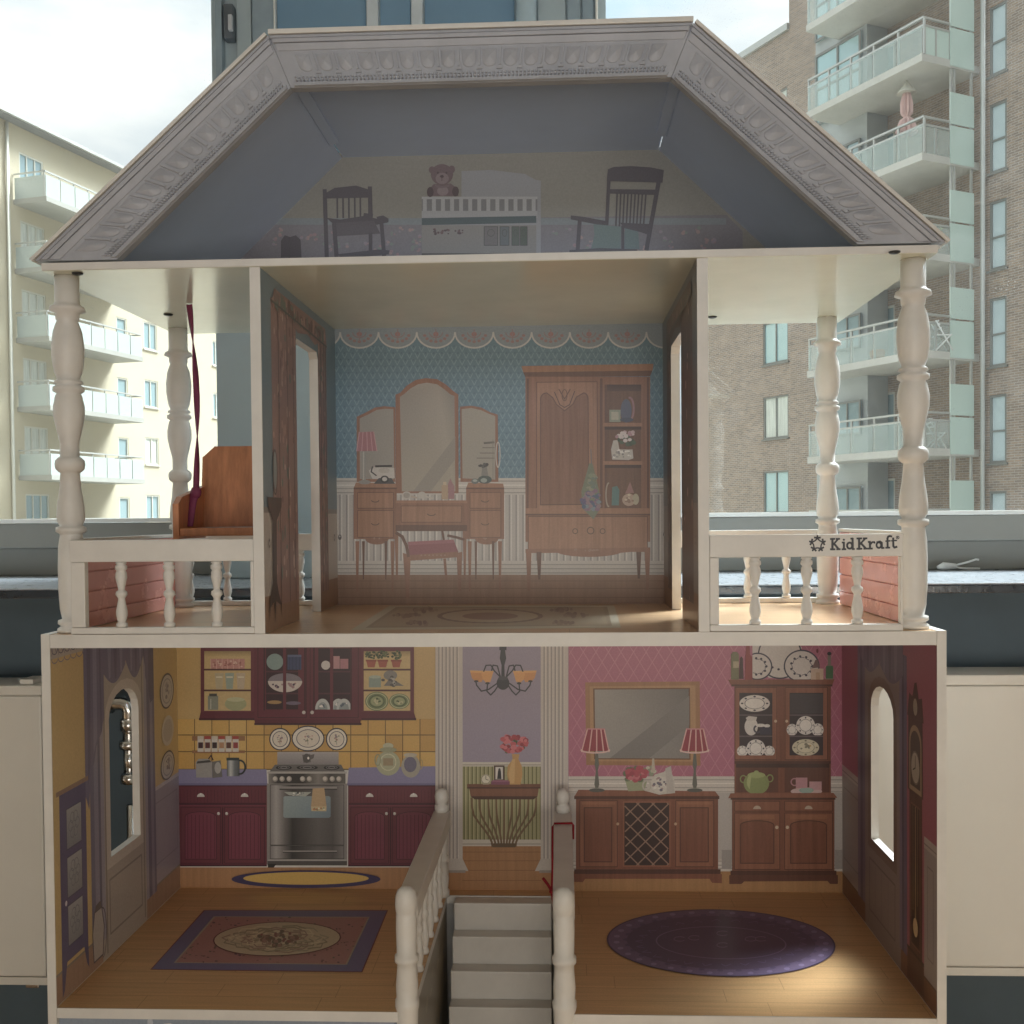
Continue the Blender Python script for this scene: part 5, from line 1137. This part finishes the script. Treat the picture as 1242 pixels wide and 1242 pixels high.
E1((1082, 168), (1084, 262), (1096, 278), (1124, 270), w=17); E1((1062, 200), (1122, 196), w=12)
k.ring(1134, 162, 17, 16, 7, NVY, 18); E1((1129, 170), (1129, 154), (1138, 155), (1138, 161), (1130, 162), (1140, 170), w=3.5)
cx, cy = 204, 236
for i in range(5):
    a = R(-90+72*i); ux, uy = math.cos(a), math.sin(a); tx_, ty_ = -uy, ux
    P = lambda r, t: (cx+ux*r+tx_*t, cy+uy*r+ty_*t)
    x, y = P(92, 0); k.ell(x, y, 11, 11, NVY, 12)
    E1(P(80, 0), P(58, 0), w=17); E1(P(70, -4), P(74, -34), w=15); E1(P(70, 4), P(74, 34), w=15); E1(P(62, -3), P(40, -24), w=12); E1(P(62, 3), P(40, 24), w=12)
k.done('lettering', railR)

# ================================================================== swing and strings
SYc = .21
sl = spot(212, 600, 1, SYc-.045); 
sxl = spot(213, 640, 1, SYc-.05).x; sxr = PL0-.012
zb_ = spot(260, 650, 1, SYc-.06).z
zbk = spot(275, 541, 1, SYc+.05).z
zarm = spot(218, 606, 1, SYc-.055).z
sw = empty('swing_seat', ((sxl+sxr)/2, SYc, zb_), 'brown wooden swing bench hanging from plum ribbons above the left balcony', 'swing')
bm = bmesh.new(); addbox(bm, sxl+.0085, sxr-.0085, SYc-.058, SYc+.050, zb_, zb_+.011, .002)
bmput('seat', bm, SWINGW, sw)
xb0, xb1 = spot(245, 560, 1, SYc+.05).x, sxr-.003
bz0 = zb_+.0115
plate('backrest', [(xb0, bz0), (xb1, bz0), (xb1, zbk-.016), (xb1-.016, zbk), (xb0+.018, zbk), (xb0, zbk-.016)], [], lambda a, b: (a, SYc+.040+(b-bz0)*.12, b), (0, .009, 0), SWINGW, sw)
for x, s in ((sxl, 1), (sxr, -1)):
    plate('armrest', [(SYc-.060, zb_-.004), (SYc+.052, zb_-.004), (SYc+.052, zarm+.022), (SYc-.045, zarm+.004), (SYc-.060, zarm-.006)], [], lambda a, b, x=x: (x, a, b), (s*.008, 0, 0), SWINGW, sw)
rt0 = Vector((spot(229, 330, 1, SYc).x, SYc, Z3a-.001))
def ribbon(name, pts, w, m, par, tw=0):
    bm = bmesh.new(); pr = None; pts = [Vector(p) for p in pts]; n = len(pts)
    for i, p in enumerate(pts):
        t = (pts[min(i+1, n-1)]-pts[max(i-1, 0)]).normalized(); a = t.cross(Vector((0, 1, 0))).normalized(); b = t.cross(a)
        q = tw*i/max(1, n-1); d = a*math.cos(q)+b*math.sin(q); e = t.cross(d)*.0009
        cur = [bm.verts.new(p+d*w/2+e), bm.verts.new(p-d*w/2+e), bm.verts.new(p-d*w/2-e), bm.verts.new(p+d*w/2-e)]
        if pr:
            for k in range(4): bm.faces.new((pr[k], pr[(k+1) % 4], cur[(k+1) % 4], cur[k]))
        pr = cur
    return bmput(name, bm, m, par, True)
e1 = Vector((spot(238, 590, 1, SYc-.01).x, SYc-.012, zarm+.012))
pts = []
for i in range(41):
    q = i/40; p = rt0.lerp(e1, q); p.x += .006*math.sin(q*3.1); pts.append(p)
ribbon('ribbon', pts, .0085, RIBBON, sw, 6.2)
ribbon('ribbon', [e1+Vector((.001, 0, .004)), e1+Vector((-.004, -.004, -.014)), Vector((sxl+.011, SYc-.022, zb_+.03)), Vector((sxl+.010, SYc-.026, zb_+.013))], .013, RIBBON, sw, .3)
bm = bmesh.new(); bmesh.ops.create_icosphere(bm, subdivisions=2, radius=.0075, matrix=Matrix.Translation(e1+Vector((.001, -.001, -.001)))@Matrix.Diagonal((1, .8, 1.3, 1)))
bmput('ribbon_knot', bm, RIBBON, sw, True)
e2 = Vector((sxr-.004, SYc-.012, zarm+.008))
ribbon('ribbon', [Vector((sxr-.010+.004*math.sin(i*.3), SYc-.01, zarm+.008+(Z3a-.001-zarm-.008)*i/30)) for i in range(31)], .0085, RIBBON, sw, 5)
# red string looped over the right stair rail
xr = .0925; ys = .330; r_ = .0017
lp = [(xr+.0150, ys, RZ0+.004), (xr+.0155, ys, RZ1-.001), (xr+.0135, ys, RZ1+.0022), (xr-.0135, ys-.002, RZ1+.0022), (xr-.0160, ys-.004, RZ1-.002), (xr-.0165, ys-.01, RZ0-.01), (xr-.0165, ys-.02, .075), (xr-.0175, ys-.03, .048)]
g = empty('red_string', (xr, ys, RZ1), 'thin dark red string looped over the right stair rail with hanging ends', 'string')
kx = Vector((xr-.0175, ys-.03, .044))
tube('loop', lp+[kx], r_, REDSTR, g)
bm = bmesh.new(); bmesh.ops.create_icosphere(bm, subdivisions=2, radius=.0042, matrix=Matrix.Translation(kx)); bmput('knot', bm, REDSTR, g, True)
tube('loose_end', [kx+Vector((-.001, -.001, .002)), kx+Vector((-.006, -.004, .012)), kx+Vector((-.013, -.006, .022))], .0022, REDSTR, g)
tube('loose_end', [kx+Vector((0, -.001, -.002)), kx+Vector((.002, -.004, -.014)), kx+Vector((.003, -.006, -.028))], .0022, REDSTR, g)

# ================================================================== outdoors
GZ = -13.0
GRND = mat('grey_green_court', (.36, .355, .32), .9, noise=.3, scale=.6)
o = struct(box('ground', -260, 260, 1.5, 420, GZ-.5, GZ, GRND, None, 0))
CREAM = mat('cream_render', (.56, .495, .365), .85, noise=.04, scale=.8, bump=.1, bscale=20)
BALG = bpy.data.materials.new('frosted_balcony_glass'); BALG.use_nodes = True
def solidglass(name, c, rough=.12, alpha=.75):
    m = bpy.data.materials.new(name); m.use_nodes = True; b = m.node_tree.nodes['Principled BSDF']
    b.inputs['Base Color'].default_value = (*c, 1); b.inputs['Roughness'].default_value = rough; b.inputs['Alpha'].default_value = alpha; b.inputs['Specular IOR Level'].default_value = .6
    return m
BALG = solidglass('pale_frosted_glass', (.50, .55, .52), .3, .95)
BALC = solidglass('clear_balcony_glass', (.62, .72, .68), .08, .30)
SCRN = solidglass('green_screen_glass', (.58, .70, .63), .35, .97)
PANEW = solidglass('window_glass', (.30, .40, .42), .04, 1)
PANEL_ = solidglass('sky_toned_window_glass', (.55, .64, .66), .04, 1); PANEL_.node_tree.nodes['Principled BSDF'].inputs['Specular IOR Level'].default_value = 1.0  # sky reflection put into the pane's pale base colour
PANEW.node_tree.nodes['Principled BSDF'].inputs['Specular IOR Level'].default_value = 1.0
TEAL = solidglass('teal_glazing', (.40, .58, .60), .05, 1); TEAL.node_tree.nodes['Principled BSDF'].inputs['Specular IOR Level'].default_value = 1.0
CURT = mat('white_curtain_behind_glass', (.62, .64, .58), .7, noise=.25, scale=3, stretch=(4, 4, .3))
CONC = mat('pale_balcony_concrete', (.55, .53, .48), .8, noise=.08, scale=2)
RAILM = mat('grey_rail_metal', (.50, .50, .47), .4, metal=.3)
WFR = mat('dark_window_frame', (.22, .22, .20), .5)
WFL = mat('pale_window_frame', (.62, .60, .52), .5)
GREYP = mat('pale_grey_cladding', (.42, .44, .43), .6, noise=.06, scale=1)
def brick_mat():
    m = bpy.data.materials.new('brown_brick'); m.use_nodes = True; t = m.node_tree; b = t.nodes['Principled BSDF']; b.inputs['Roughness'].default_value = .85
    a = N(t, 'ShaderNodeAttribute', attribute_name='wallmap'); br = N(t, 'ShaderNodeTexBrick')
    br.inputs['Scale'].default_value = 1; br.inputs['Brick Width'].default_value = .25; br.inputs['Row Height'].default_value = .075; br.inputs['Mortar Size'].default_value = .011; br.inputs['Bias'].default_value = -.1
    br.inputs['Color1'].default_value = (.36, .26, .19, 1); br.inputs['Color2'].default_value = (.23, .175, .14, 1); br.inputs['Mortar'].default_value = (.40, .36, .32, 1)
    t.links.new(a.outputs['Vector'], br.inputs['Vector'])
    n = N(t, 'ShaderNodeTexNoise'); n.inputs['Scale'].default_value = 1.6; n.inputs['Detail'].default_value = 8; n.inputs['Roughness'].default_value = .8; t.links.new(a.outputs['Vector'], n.inputs['Vector'])
    r = N(t, 'ShaderNodeMapRange'); r.inputs['From Min'].default_value = .3; r.inputs['From Max'].default_value = .7; r.inputs['To Min'].default_value = .84; r.inputs['To Max'].default_value = 1.18; t.links.new(n.outputs['Fac'], r.inputs['Value'])
    v = N(t, 'ShaderNodeVectorMath', operation='MULTIPLY'); t.links.new(br.outputs['Color'], v.inputs[0]); t.links.new(r.outputs['Result'], v.inputs[1]); t.links.new(v.outputs['Vector'], b.inputs['Base Color'])
    bp = N(t, 'ShaderNodeBump'); bp.inputs['Strength'].default_value = .4; bp.inputs['Distance'].default_value = .02; t.links.new(br.outputs['Fac'], bp.inputs['Height']); bp.invert = True; t.links.new(bp.outputs['Normal'], b.inputs['Normal'])
    return m
BRICK = brick_mat()
class Facade:
    """a building front: s runs along the wall, p outwards from it, z up"""
    def __init__(s, P0, t, n, root): s.P0, s.t, s.n, s.root = Vector((P0[0], P0[1], 0)), Vector((t[0], t[1], 0)).normalized(), Vector((n[0], n[1], 0)).normalized(), root
    def at(s, q, p, z): w = s.P0+s.t*q+s.n*p; return Vector((w.x, w.y, z))
    def px(s, u, v, p=0): w = spotp(u, v, s.P0+s.n*p, s.n); return (w-s.P0).dot(s.t), w.z
    def block(s, name, q0, q1, p0, p1, z0, z1, m, par=None, wallmap=False):
        bm = bmesh.new(); vs = [bm.verts.new(s.at(q, p, z)) for q in (q0, q1) for p in (p0, p1) for z in (z0, z1)]
        for f in ((0, 1, 3, 2), (4, 6, 7, 5), (0, 4, 5, 1), (2, 3, 7, 6), (0, 2, 6, 4), (1, 5, 7, 3)): bm.faces.new([vs[i] for i in f])
        o = bmput(name, bm, m, par or s.root)
        if wallmap:
            a = o.data.attributes.new('wallmap', 'FLOAT_VECTOR', 'POINT'); off = Vector(par.location if par else s.root.location)
            vals = []
            for v in o.data.vertices:
                d = v.co-s.P0; vals += [d.dot(s.t)+d.dot(s.n), v.co.z, 0]
            a.data.foreach_set('vector', vals)
        return o
    def wall(s, name, q0, q1, z0, z1, p1, thick, openings, m):
        """wall with true openings"""
        out = [(q0, z0), (q1, z0), (q1, z1), (q0, z1)]
        hs = [[(a, c), (b, c), (b, d), (a, d)] for a, b, c, d in openings]
        o = plate(name, out, hs, lambda a, b: s.at(a, p1, b), s.n*-thick, m, s.root)
        at = o.data.attributes.new('wallmap', 'FLOAT_VECTOR', 'POINT'); vals = []
        for v in o.data.vertices:
            d = v.co-s.P0; vals += [d.dot(s.t)-d.dot(s.n), v.co.z, 0]
        at.data.foreach_set('vector', vals); return o
    def window(s, a, b, c, d, p, fm, pm, mull=1, trans=0, fw=.07, sill=True):
        f = s.block('window', a, b, p-.09, p-.07, c, d, pm)
        f2 = s.block('frame', a, a+fw, p-.069, p-.02, c, d, fm, f); s.block('frame', b-fw, b, p-.069, p-.02, c, d, fm, f)
        s.block('frame', a+fw, b-fw, p-.069, p-.02, c, c+fw, fm, f); s.block('frame', a+fw, b-fw, p-.069, p-.02, d-fw, d, fm, f)
        for i in range(mull): x = a+(b-a)*(i+1)/(mull+1); s.block('mullion', x-fw*.4, x+fw*.4, p-.069, p-.025, c+fw, d-fw, fm, f)
        if trans: z = c+(d-c)*trans; s.block('transom', a+fw, b-fw, p-.069, p-.024, z-fw*.4, z+fw*.4, fm, f)
        if sill: s.block('sill', a-.06, b+.06, p-.018, p+.06, c-.06, c-.002, CONC if fm is WFL else WFR, f)
        return f
# ---- cream house on the left
hl = empty('apartment_house', (-24, 50, GZ), 'cream rendered apartment house with grey roof and stacked glass fronted balconies', 'building')
fl = Facade((-22.1, 43.3), (.25, 1), (1, -.25), hl)
BAL = empty
# storey levels from the balcony slabs
zl = [fl.px(68, v, 1.65)[1] for v in (248, 335, 416, 499, 582)]
st_ = (zl[0]-zl[4])/4; zl = [zl[4]+st_*i for i in range(-4, 5)]      # slab undersides from low to high
qa, qb = fl.px(21, 500)[0], fl.px(175, 500, 1.65)[0]
q0, q1 = -16, fl.px(300, 500)[0]
zroof = fl.px(60, 171)[1]
ops = []; wins = []
for z in zl:
    if z+.2 > zroof-2.3: continue
    for a, b, c, d, mu, pm in ((fl.px(27, 400)[0], fl.px(56, 400)[0], z+.32, z+2.3, 2, random.choice([CURT, PANEW, CURT])), (fl.px(133, 400)[0]+.5, fl.px(147, 400)[0]+.4, z+.32, z+2.25, 0, PANEW), (fl.px(174, 400)[0], fl.px(190, 400)[0], z+1.05, z+2.4, 1, random.choice([CURT, PANEW])), (fl.px(257, 400)[0], fl.px(266, 400)[0], z+1.05, z+2.4, 1, PANEW), (-5.5, -3.9, z+1.05, z+2.4, 1, PANEW), (-10, -8.4, z+1.05, z+2.4, 1, PANEW)):
        ops.append((a, b, c, d)); wins.append((a, b, c, d, mu, pm))
fl.wall('wall', q0, q1, GZ, zroof, 0, .4, ops, CREAM)
fl.block('wall', q0, q1, -11, -.41, GZ, zroof-.01, CREAM)
for a, b, c, d, mu, pm in wins: fl.window(a, b, c, d, 0, WFL, pm, mu, sill=(mu == 1))
ROOFL = mat('grey_roof_sheet', (.24, .24, .24), .6, noise=.1, scale=1)
bm = bmesh.new(); vs = [bm.verts.new(fl.at(q, p, z)) for q in (q0-.3, q1+.3) for p, z in ((.55, zroof-.02), (.55, zroof+.16), (-5.5, zroof+2.6), (-11.5, zroof+.1), (-11.5, zroof-.02))]
bm.faces.new(vs[:5]); bm.faces.new(vs[5:][::-1])
for i in range(5): bm.faces.new((vs[i], vs[(i+1) % 5], vs[5+(i+1) % 5], vs[5+i]))
rf = bmput('roof', bm, ROOFL, hl)
fl.block('gutter', q0, q1, .56, .70, zroof+.0, zroof+.14, RAILM, rf)
bm = bmesh.new(); qd = fl.px(13, 400, .1)[0]; addtube(bm, [fl.at(qd, .1, GZ), fl.at(qd, .1, zroof-.1)], .07, 8); bmput('downpipe', bm, WFL, hl, True)
def balcony(F, q0, q1, dep, z, slabm, glassm, npan, par=None, railh=1.0, th=.2):
    b = F.block('balcony', q0, q1, .01, dep, z, z+th, slabm)
    n = npan
    for i in range(n):
        a0, a1 = q0+(q1-q0)*i/n, q0+(q1-q0)*(i+1)/n
        F.block('glass_panel', a0+.03, a1-.03, dep-.07, dep-.045, z+th-.12, z+th+railh-.12, glassm, b)
        F.block('rail_post', a0-.02, a0+.02, dep-.115, dep-.075, z+th+.001, z+th+railh, RAILM, b)
    F.block('glass_panel', q0+.03, q0+.055, .05, dep-.1, z+th-.12, z+th+railh-.12, glassm, b); F.block('glass_panel', q1-.055, q1-.03, .05, dep-.1, z+th+.02, z+th+railh-.12, glassm, b)
    F.block('top_rail', q0, q1, dep-.12, dep-.05, z+th+railh+.001, z+th+railh+.06, RAILM, b)
    F.block('top_rail', q0, q0+.06, .02, dep-.121, z+th+railh+.001, z+th+railh+.06, RAILM, b); F.block('top_rail', q1-.06, q1, .02, dep-.121, z+th+railh+.001, z+th+railh+.06, RAILM, b)
    return b
GREYS = mat('grey_balcony_slab', (.40, .39, .35), .8, noise=.06, scale=2)
for z in zl:
    if z < zroof-1.4: balcony(fl, qa, qb, 1.65, z, GREYS, BALG, 7)
# ---- brick house on the right
hr = empty('apartment_house', (22, 45, GZ), 'tall brown brick apartment house with corner balconies, green glass screens and teal windows', 'building')
d0 = 33.0; pr_ = ray(1192, 300); P0 = CAM+pr_*(d0/pr_.y)
fr = Facade((P0.x, P0.y), (-.53, 1), (-1, -.53), hr)
dep = 2.35
zc = [fr.px(1121, v, dep)[1] for v in (72, 199, 318, 436, 552)]
sth = (zc[0]-zc[4])/4; zc = [zc[4]+sth*i for i in range(-3, 7)]
qbl = fr.px(978, 130, dep)[0]
rq0 = fr.px(1262, 300)[0]; rq1 = fr.px(830, 400)[0]; qtall = fr.px(957, 30)[0]
zlow = fr.px(957, 36)[1]; zhigh = zc[-1]+4
ops = []; wins = []
wa, wb = fr.px(1221, 200)[0], fr.px(1200, 200)[0]
w2a, w2b = fr.px(955.5, 430)[0], fr.px(925, 430)[0]
assert w2a > qtall
z2 = fr.px(943, 440)[1]; z2d = fr.px(943, 388)[1]
for i in range(-5, 8):
    z = z2+sth*i
    if z+2 < zlow-.3: ops.append((w2a, w2b, z, z+(z2d-z2))); wins.append((w2a, w2b, z, z+(z2d-z2), 1, 0, CURT if i % 2 else TEAL, WFR))
z3, z3d = fr.px(1210, 208)[1], fr.px(1210, 124)[1]
for i in range(-7, 3):
    z = z3+sth*i
    if z+2 < zhigh-1: ops.append((wa, wb, z, z+(z3d-z3))); wins.append((wa, wb, z, z+(z3d-z3), 0, .47, PANEL_, WFR))
qd1, qd2 = fr.px(1085, 300)[0], fr.px(1062, 300)[0]; qe1, qe2 = fr.px(1108, 300)[0], fr.px(1090, 300)[0]
for z in zc:
    for a, b, pm in ((qd1, qd2, PANEW),):
        ops.append((a, b, z+.25, z+2.35)); wins.append((a, b, z+.25, z+2.35, 1, 0, pm, WFL))
fr.wall('wall', rq0, qtall, GZ, zhigh, 0, .5, [o for o in ops if o[1] <= qtall], BRICK)
fr.wall('wall', qtall+.001, rq1, GZ, zlow, -.02, .5, [o for o in ops if o[0] > qtall], BRICK)
fr.block('wall', rq0, qtall, -12, -.51, GZ, zhigh-.01, BRICK, None, True)
fr.block('wall', qtall+.001, rq1, -12, -.53, GZ, zlow-.01, BRICK, None, True)
fr.block('parapet', qtall+.002, rq1+.1, -.6, .1, zlow+.002, zlow+.25, RAILM)
fr.block('roof_hut', qtall+3.2, qtall+6, -5, -2, zlow, zlow+1.6, CREAM)
# corner return right of the strip windows
fr.block('wall', rq0-9, fr.px(1223, 300)[0]-.05, .001, .04, GZ, zhigh, BRICK, None, True)
for a, b, c, d, mu, tr_, pm, fm in wins: fr.window(a, b, c, d, 0 if a < qtall else -.02, fm, pm, mu, tr_)
qp = fr.px(1192, 300, .15)[0]
bm = bmesh.new(); addtube(bm, [fr.at(qp, .15, GZ), fr.at(qp, .15, zhigh)], .07, 8); bmput('downpipe', bm, RAILM, hr, True)
qs = fr.px(1186, 300, .5)[0]
# projecting glazed bay behind the left half of the balconies
by0, by1 = fr.px(1052, 300, .9)[0], fr.px(990, 300, .9)[0]
fr.block('bay', by0, by1, .002, .9, GZ, zhigh-.5, GREYP)
bals = []
for i, z in enumerate(zc):
    big = i >= 7
    if big: fr.window(by0+.15, by1-.1, z+.3, z+sth-.15, 1.06, WFR, TEAL, 1, .5, .09, False)
    else: fr.window(by0+.2, by1-1.0, z+.95, z+2.1, 1.06, WFR, PANEW, 1, 0, .07, False)
    q0b, q1b = qp+.25, qbl
    b = fr.block('balcony', q0b, q1b, .91, dep, z, z+.22, CONC); bals.append(b)
    fr.block('soffit_slab', q0b, by0-.02, .003, .908, z, z+.22, CONC, b)
    n = 5
    for j in range(n):
        a0, a1 = q0b+(q1b-q0b)*j/n, q0b+(q1b-q0b)*(j+1)/n
        fr.block('glass_panel', a0+.03, a1-.03, dep-.05, dep-.03, z+.1, z+1.02, BALC, b)
        fr.block('rail_post', a0-.03, a0+.03, dep-.12, dep-.06, z+.221, z+1.25, RAILM, b)
    fr.block('rail_post', q1b-.06, q1b, dep-.12, dep-.06, z+.221, z+1.25, RAILM, b)
    for h in (1.02, 1.251): fr.block('top_rail', q0b, q1b, dep-.13, dep-.05, z+h, z+h+.06, RAILM, b)
    # end towards the strip windows: rails, glass and the tall green screens
    md = dep*.52
    fr.block('glass_panel', q0b+.02, q0b+.045, md+.03, dep-.14, z+.1, z+1.02, SCRN if i == 7 else BALC, b)
    for h in (1.02, 1.251): fr.block('top_rail', q0b, q0b+.07, md, dep-.131, z+h, z+h+.06, RAILM, b)
    fr.block('rail_post', q0b, q0b+.06, (md+dep)/2-.03, (md+dep)/2+.03, z+.221, z+1.02, RAILM, b)
    fr.block('green_screen', q0b-.02, q0b+.01, .25, md, z+.05, z+1.16, SCRN, b); fr.block('green_screen', q0b-.02, q0b+.01, .25, md, z+1.22, z+2.15, SCRN, b)
    for p in (.30, md-.08, (.3+md)/2+.25): fr.block('screen_post', q0b+.02, q0b+.08, p-.03, p+.03, z+.222, z+sth-.002, RAILM, b)
# things on the balconies
def on_balc(i, u, p): q = fr.px(u, 400, p)[0]; return fr.at(q, p, zc[i]+.222)
PINKF = mat('pink_parasol_cloth', (.66, .46, .42), .8, noise=.1, scale=6)
def parasol(i, u, lab, hgt, m):
    P = on_balc(i, u, 1.7); r = empty('parasol', P, lab, 'parasol')
    o = put('pole', lathe_mesh('pole', [(.03, .01), (.03, hgt)], 10), WFL, r); o.location = (0, 0, 0)
    o = put('base', lathe_mesh('base', [(.25, .0), (.25, .06), (.06, .10)], 16), CONC, r); o.location = (0, 0, 0)
    bm = bmesh.new(); rings = []; n = 32          # cloth folded round the pole, tied at the waist
    for q, rad, am in ((hgt-1.55, .24, .45), (hgt-1.35, .22, .42), (hgt-1.12, .17, .30), (hgt-1.02, .085, .10), (hgt-.90, .15, .32), (hgt-.6, .15, .34), (hgt-.3, .10, .25), (hgt-.12, .05, .1), (hgt-.02, .03, 0)):
        rings.append([bm.verts.new((rad*(1+am*math.cos(8*t*2*math.pi/n))*math.cos(t*2*math.pi/n), rad*(1+am*math.cos(8*t*2*math.pi/n))*math.sin(t*2*math.pi/n), q+.05*math.cos(8*t*2*math.pi/n)*(q < hgt-1.5))) for t in range(n)])
    for A, B in zip(rings, rings[1:]):
        for t in range(n): bm.faces.new((A[t], A[(t+1) % n], B[(t+1) % n], B[t]))
    bm.faces.new(rings[-1]); o = bmput('closed_canopy', bm, m, r, False); o.location = (0, 0, 0)
    o = put('cap', lathe_mesh('cap', [(.30, hgt-.30), (.22, hgt-.20), (.10, hgt-.06), (.015, hgt+.10)], 12), WFL, r); o.location = (0, 0, 0)
parasol(6, 1100, 'closed pink parasol standing on the brick house balcony just above the roof slope', 2.55, PINKF)
parasol(5-0, 1077, 'closed pale parasol on the brick house balcony beside the right columns', 2.3, mat('pale_parasol_cloth', (.50, .44, .40), .8))
TERR = mat('terracotta', (.55, .27, .12), .8); LEAF = mat('pot_plant_leaf', (.07, .12, .04), .7, noise=.4, scale=20)
P = on_balc(5-0-1, 1064, 1.9); r = empty('plant_pot', P, 'round orange plant pot on the balcony floor behind the rail', 'plant pot')
o = put('pot', lathe_mesh('pot', [(.14, 0), (.22, .12), (.24, .28), (.20, .34)], 14), TERR, r); o.location = (0, 0, 0)
WCH = mat('white_garden_furniture', (.75, .75, .72), .5)
def folding(i, u, lab, grp):
    P = on_balc(i, u, 1.5); r = empty('folding_chair', P, lab, 'folding chair', grp)
    def tb(n, a, b, w=.022): bm = bmesh.new(); addtube(bm, [a, b], w, 8); o = bmput(n, bm, WCH, r, True); o.location = (0, 0, 0)
    for y in (-.22, .22): tb('leg', (-.25, y, 0), (.22, y, .48)); tb('leg', (.25, y, 0), (-.25, y, .9))
    bm = bmesh.new(); addbox(bm, -.22, .22, -.22, .22, .45, .48, .01); o = bmput('seat', bm, WCH, r); o.location = (0, 0, 0)
    for z in (.66, .78, .88): tb('back_slat', (-.07-.3*(z-.55), -.22, z), (-.07-.3*(z-.55), .22, z), .03)
    return r
folding(3, 1134, 'white folding chair with crossed legs on the balcony level with the right column ball', 'white folding chairs on the balconies')
folding(4, 1142, 'white folding chair on the balcony beside the upper bulge of the right front column', 'white folding chairs on the balconies')
bush = empty('potted_shrub', on_balc(5, 1128, 1.4), 'yellow green bushy plant behind balcony rail beside the eave tip', 'plant')
o = put('pot', lathe_mesh('pot', [(.16, 0), (.24, .3), (.22, .32)], 14), TERR, bush); o.location = (0, 0, 0)
bm = bmesh.new(); rnd = random.Random(3)
for i in range(260):
    d = Vector((rnd.gauss(0, 1), rnd.gauss(0, 1), rnd.gauss(0, .6))).normalized()*rnd.uniform(.15, .42); c = Vector((0, 0, .62))+d
    a = Vector((rnd.gauss(0, 1), rnd.gauss(0, 1), rnd.gauss(0, 1))).normalized(); b = a.cross(d).normalized()
    v = [bm.verts.new(c+a*.09*x+b*.05*y) for x, y in ((-1, 0), (0, -1), (1, 0), (0, 1))]; bm.faces.new(v)
me = bpy.data.meshes.new('foliage'); bm.to_mesh(me); bm.free(); o = put('foliage', me, mat('yellow_green_leaf', (.30, .30, .10), .7, noise=.4, scale=9), bush); o.location = (0, 0, 0); o['kind'] = 'stuff'
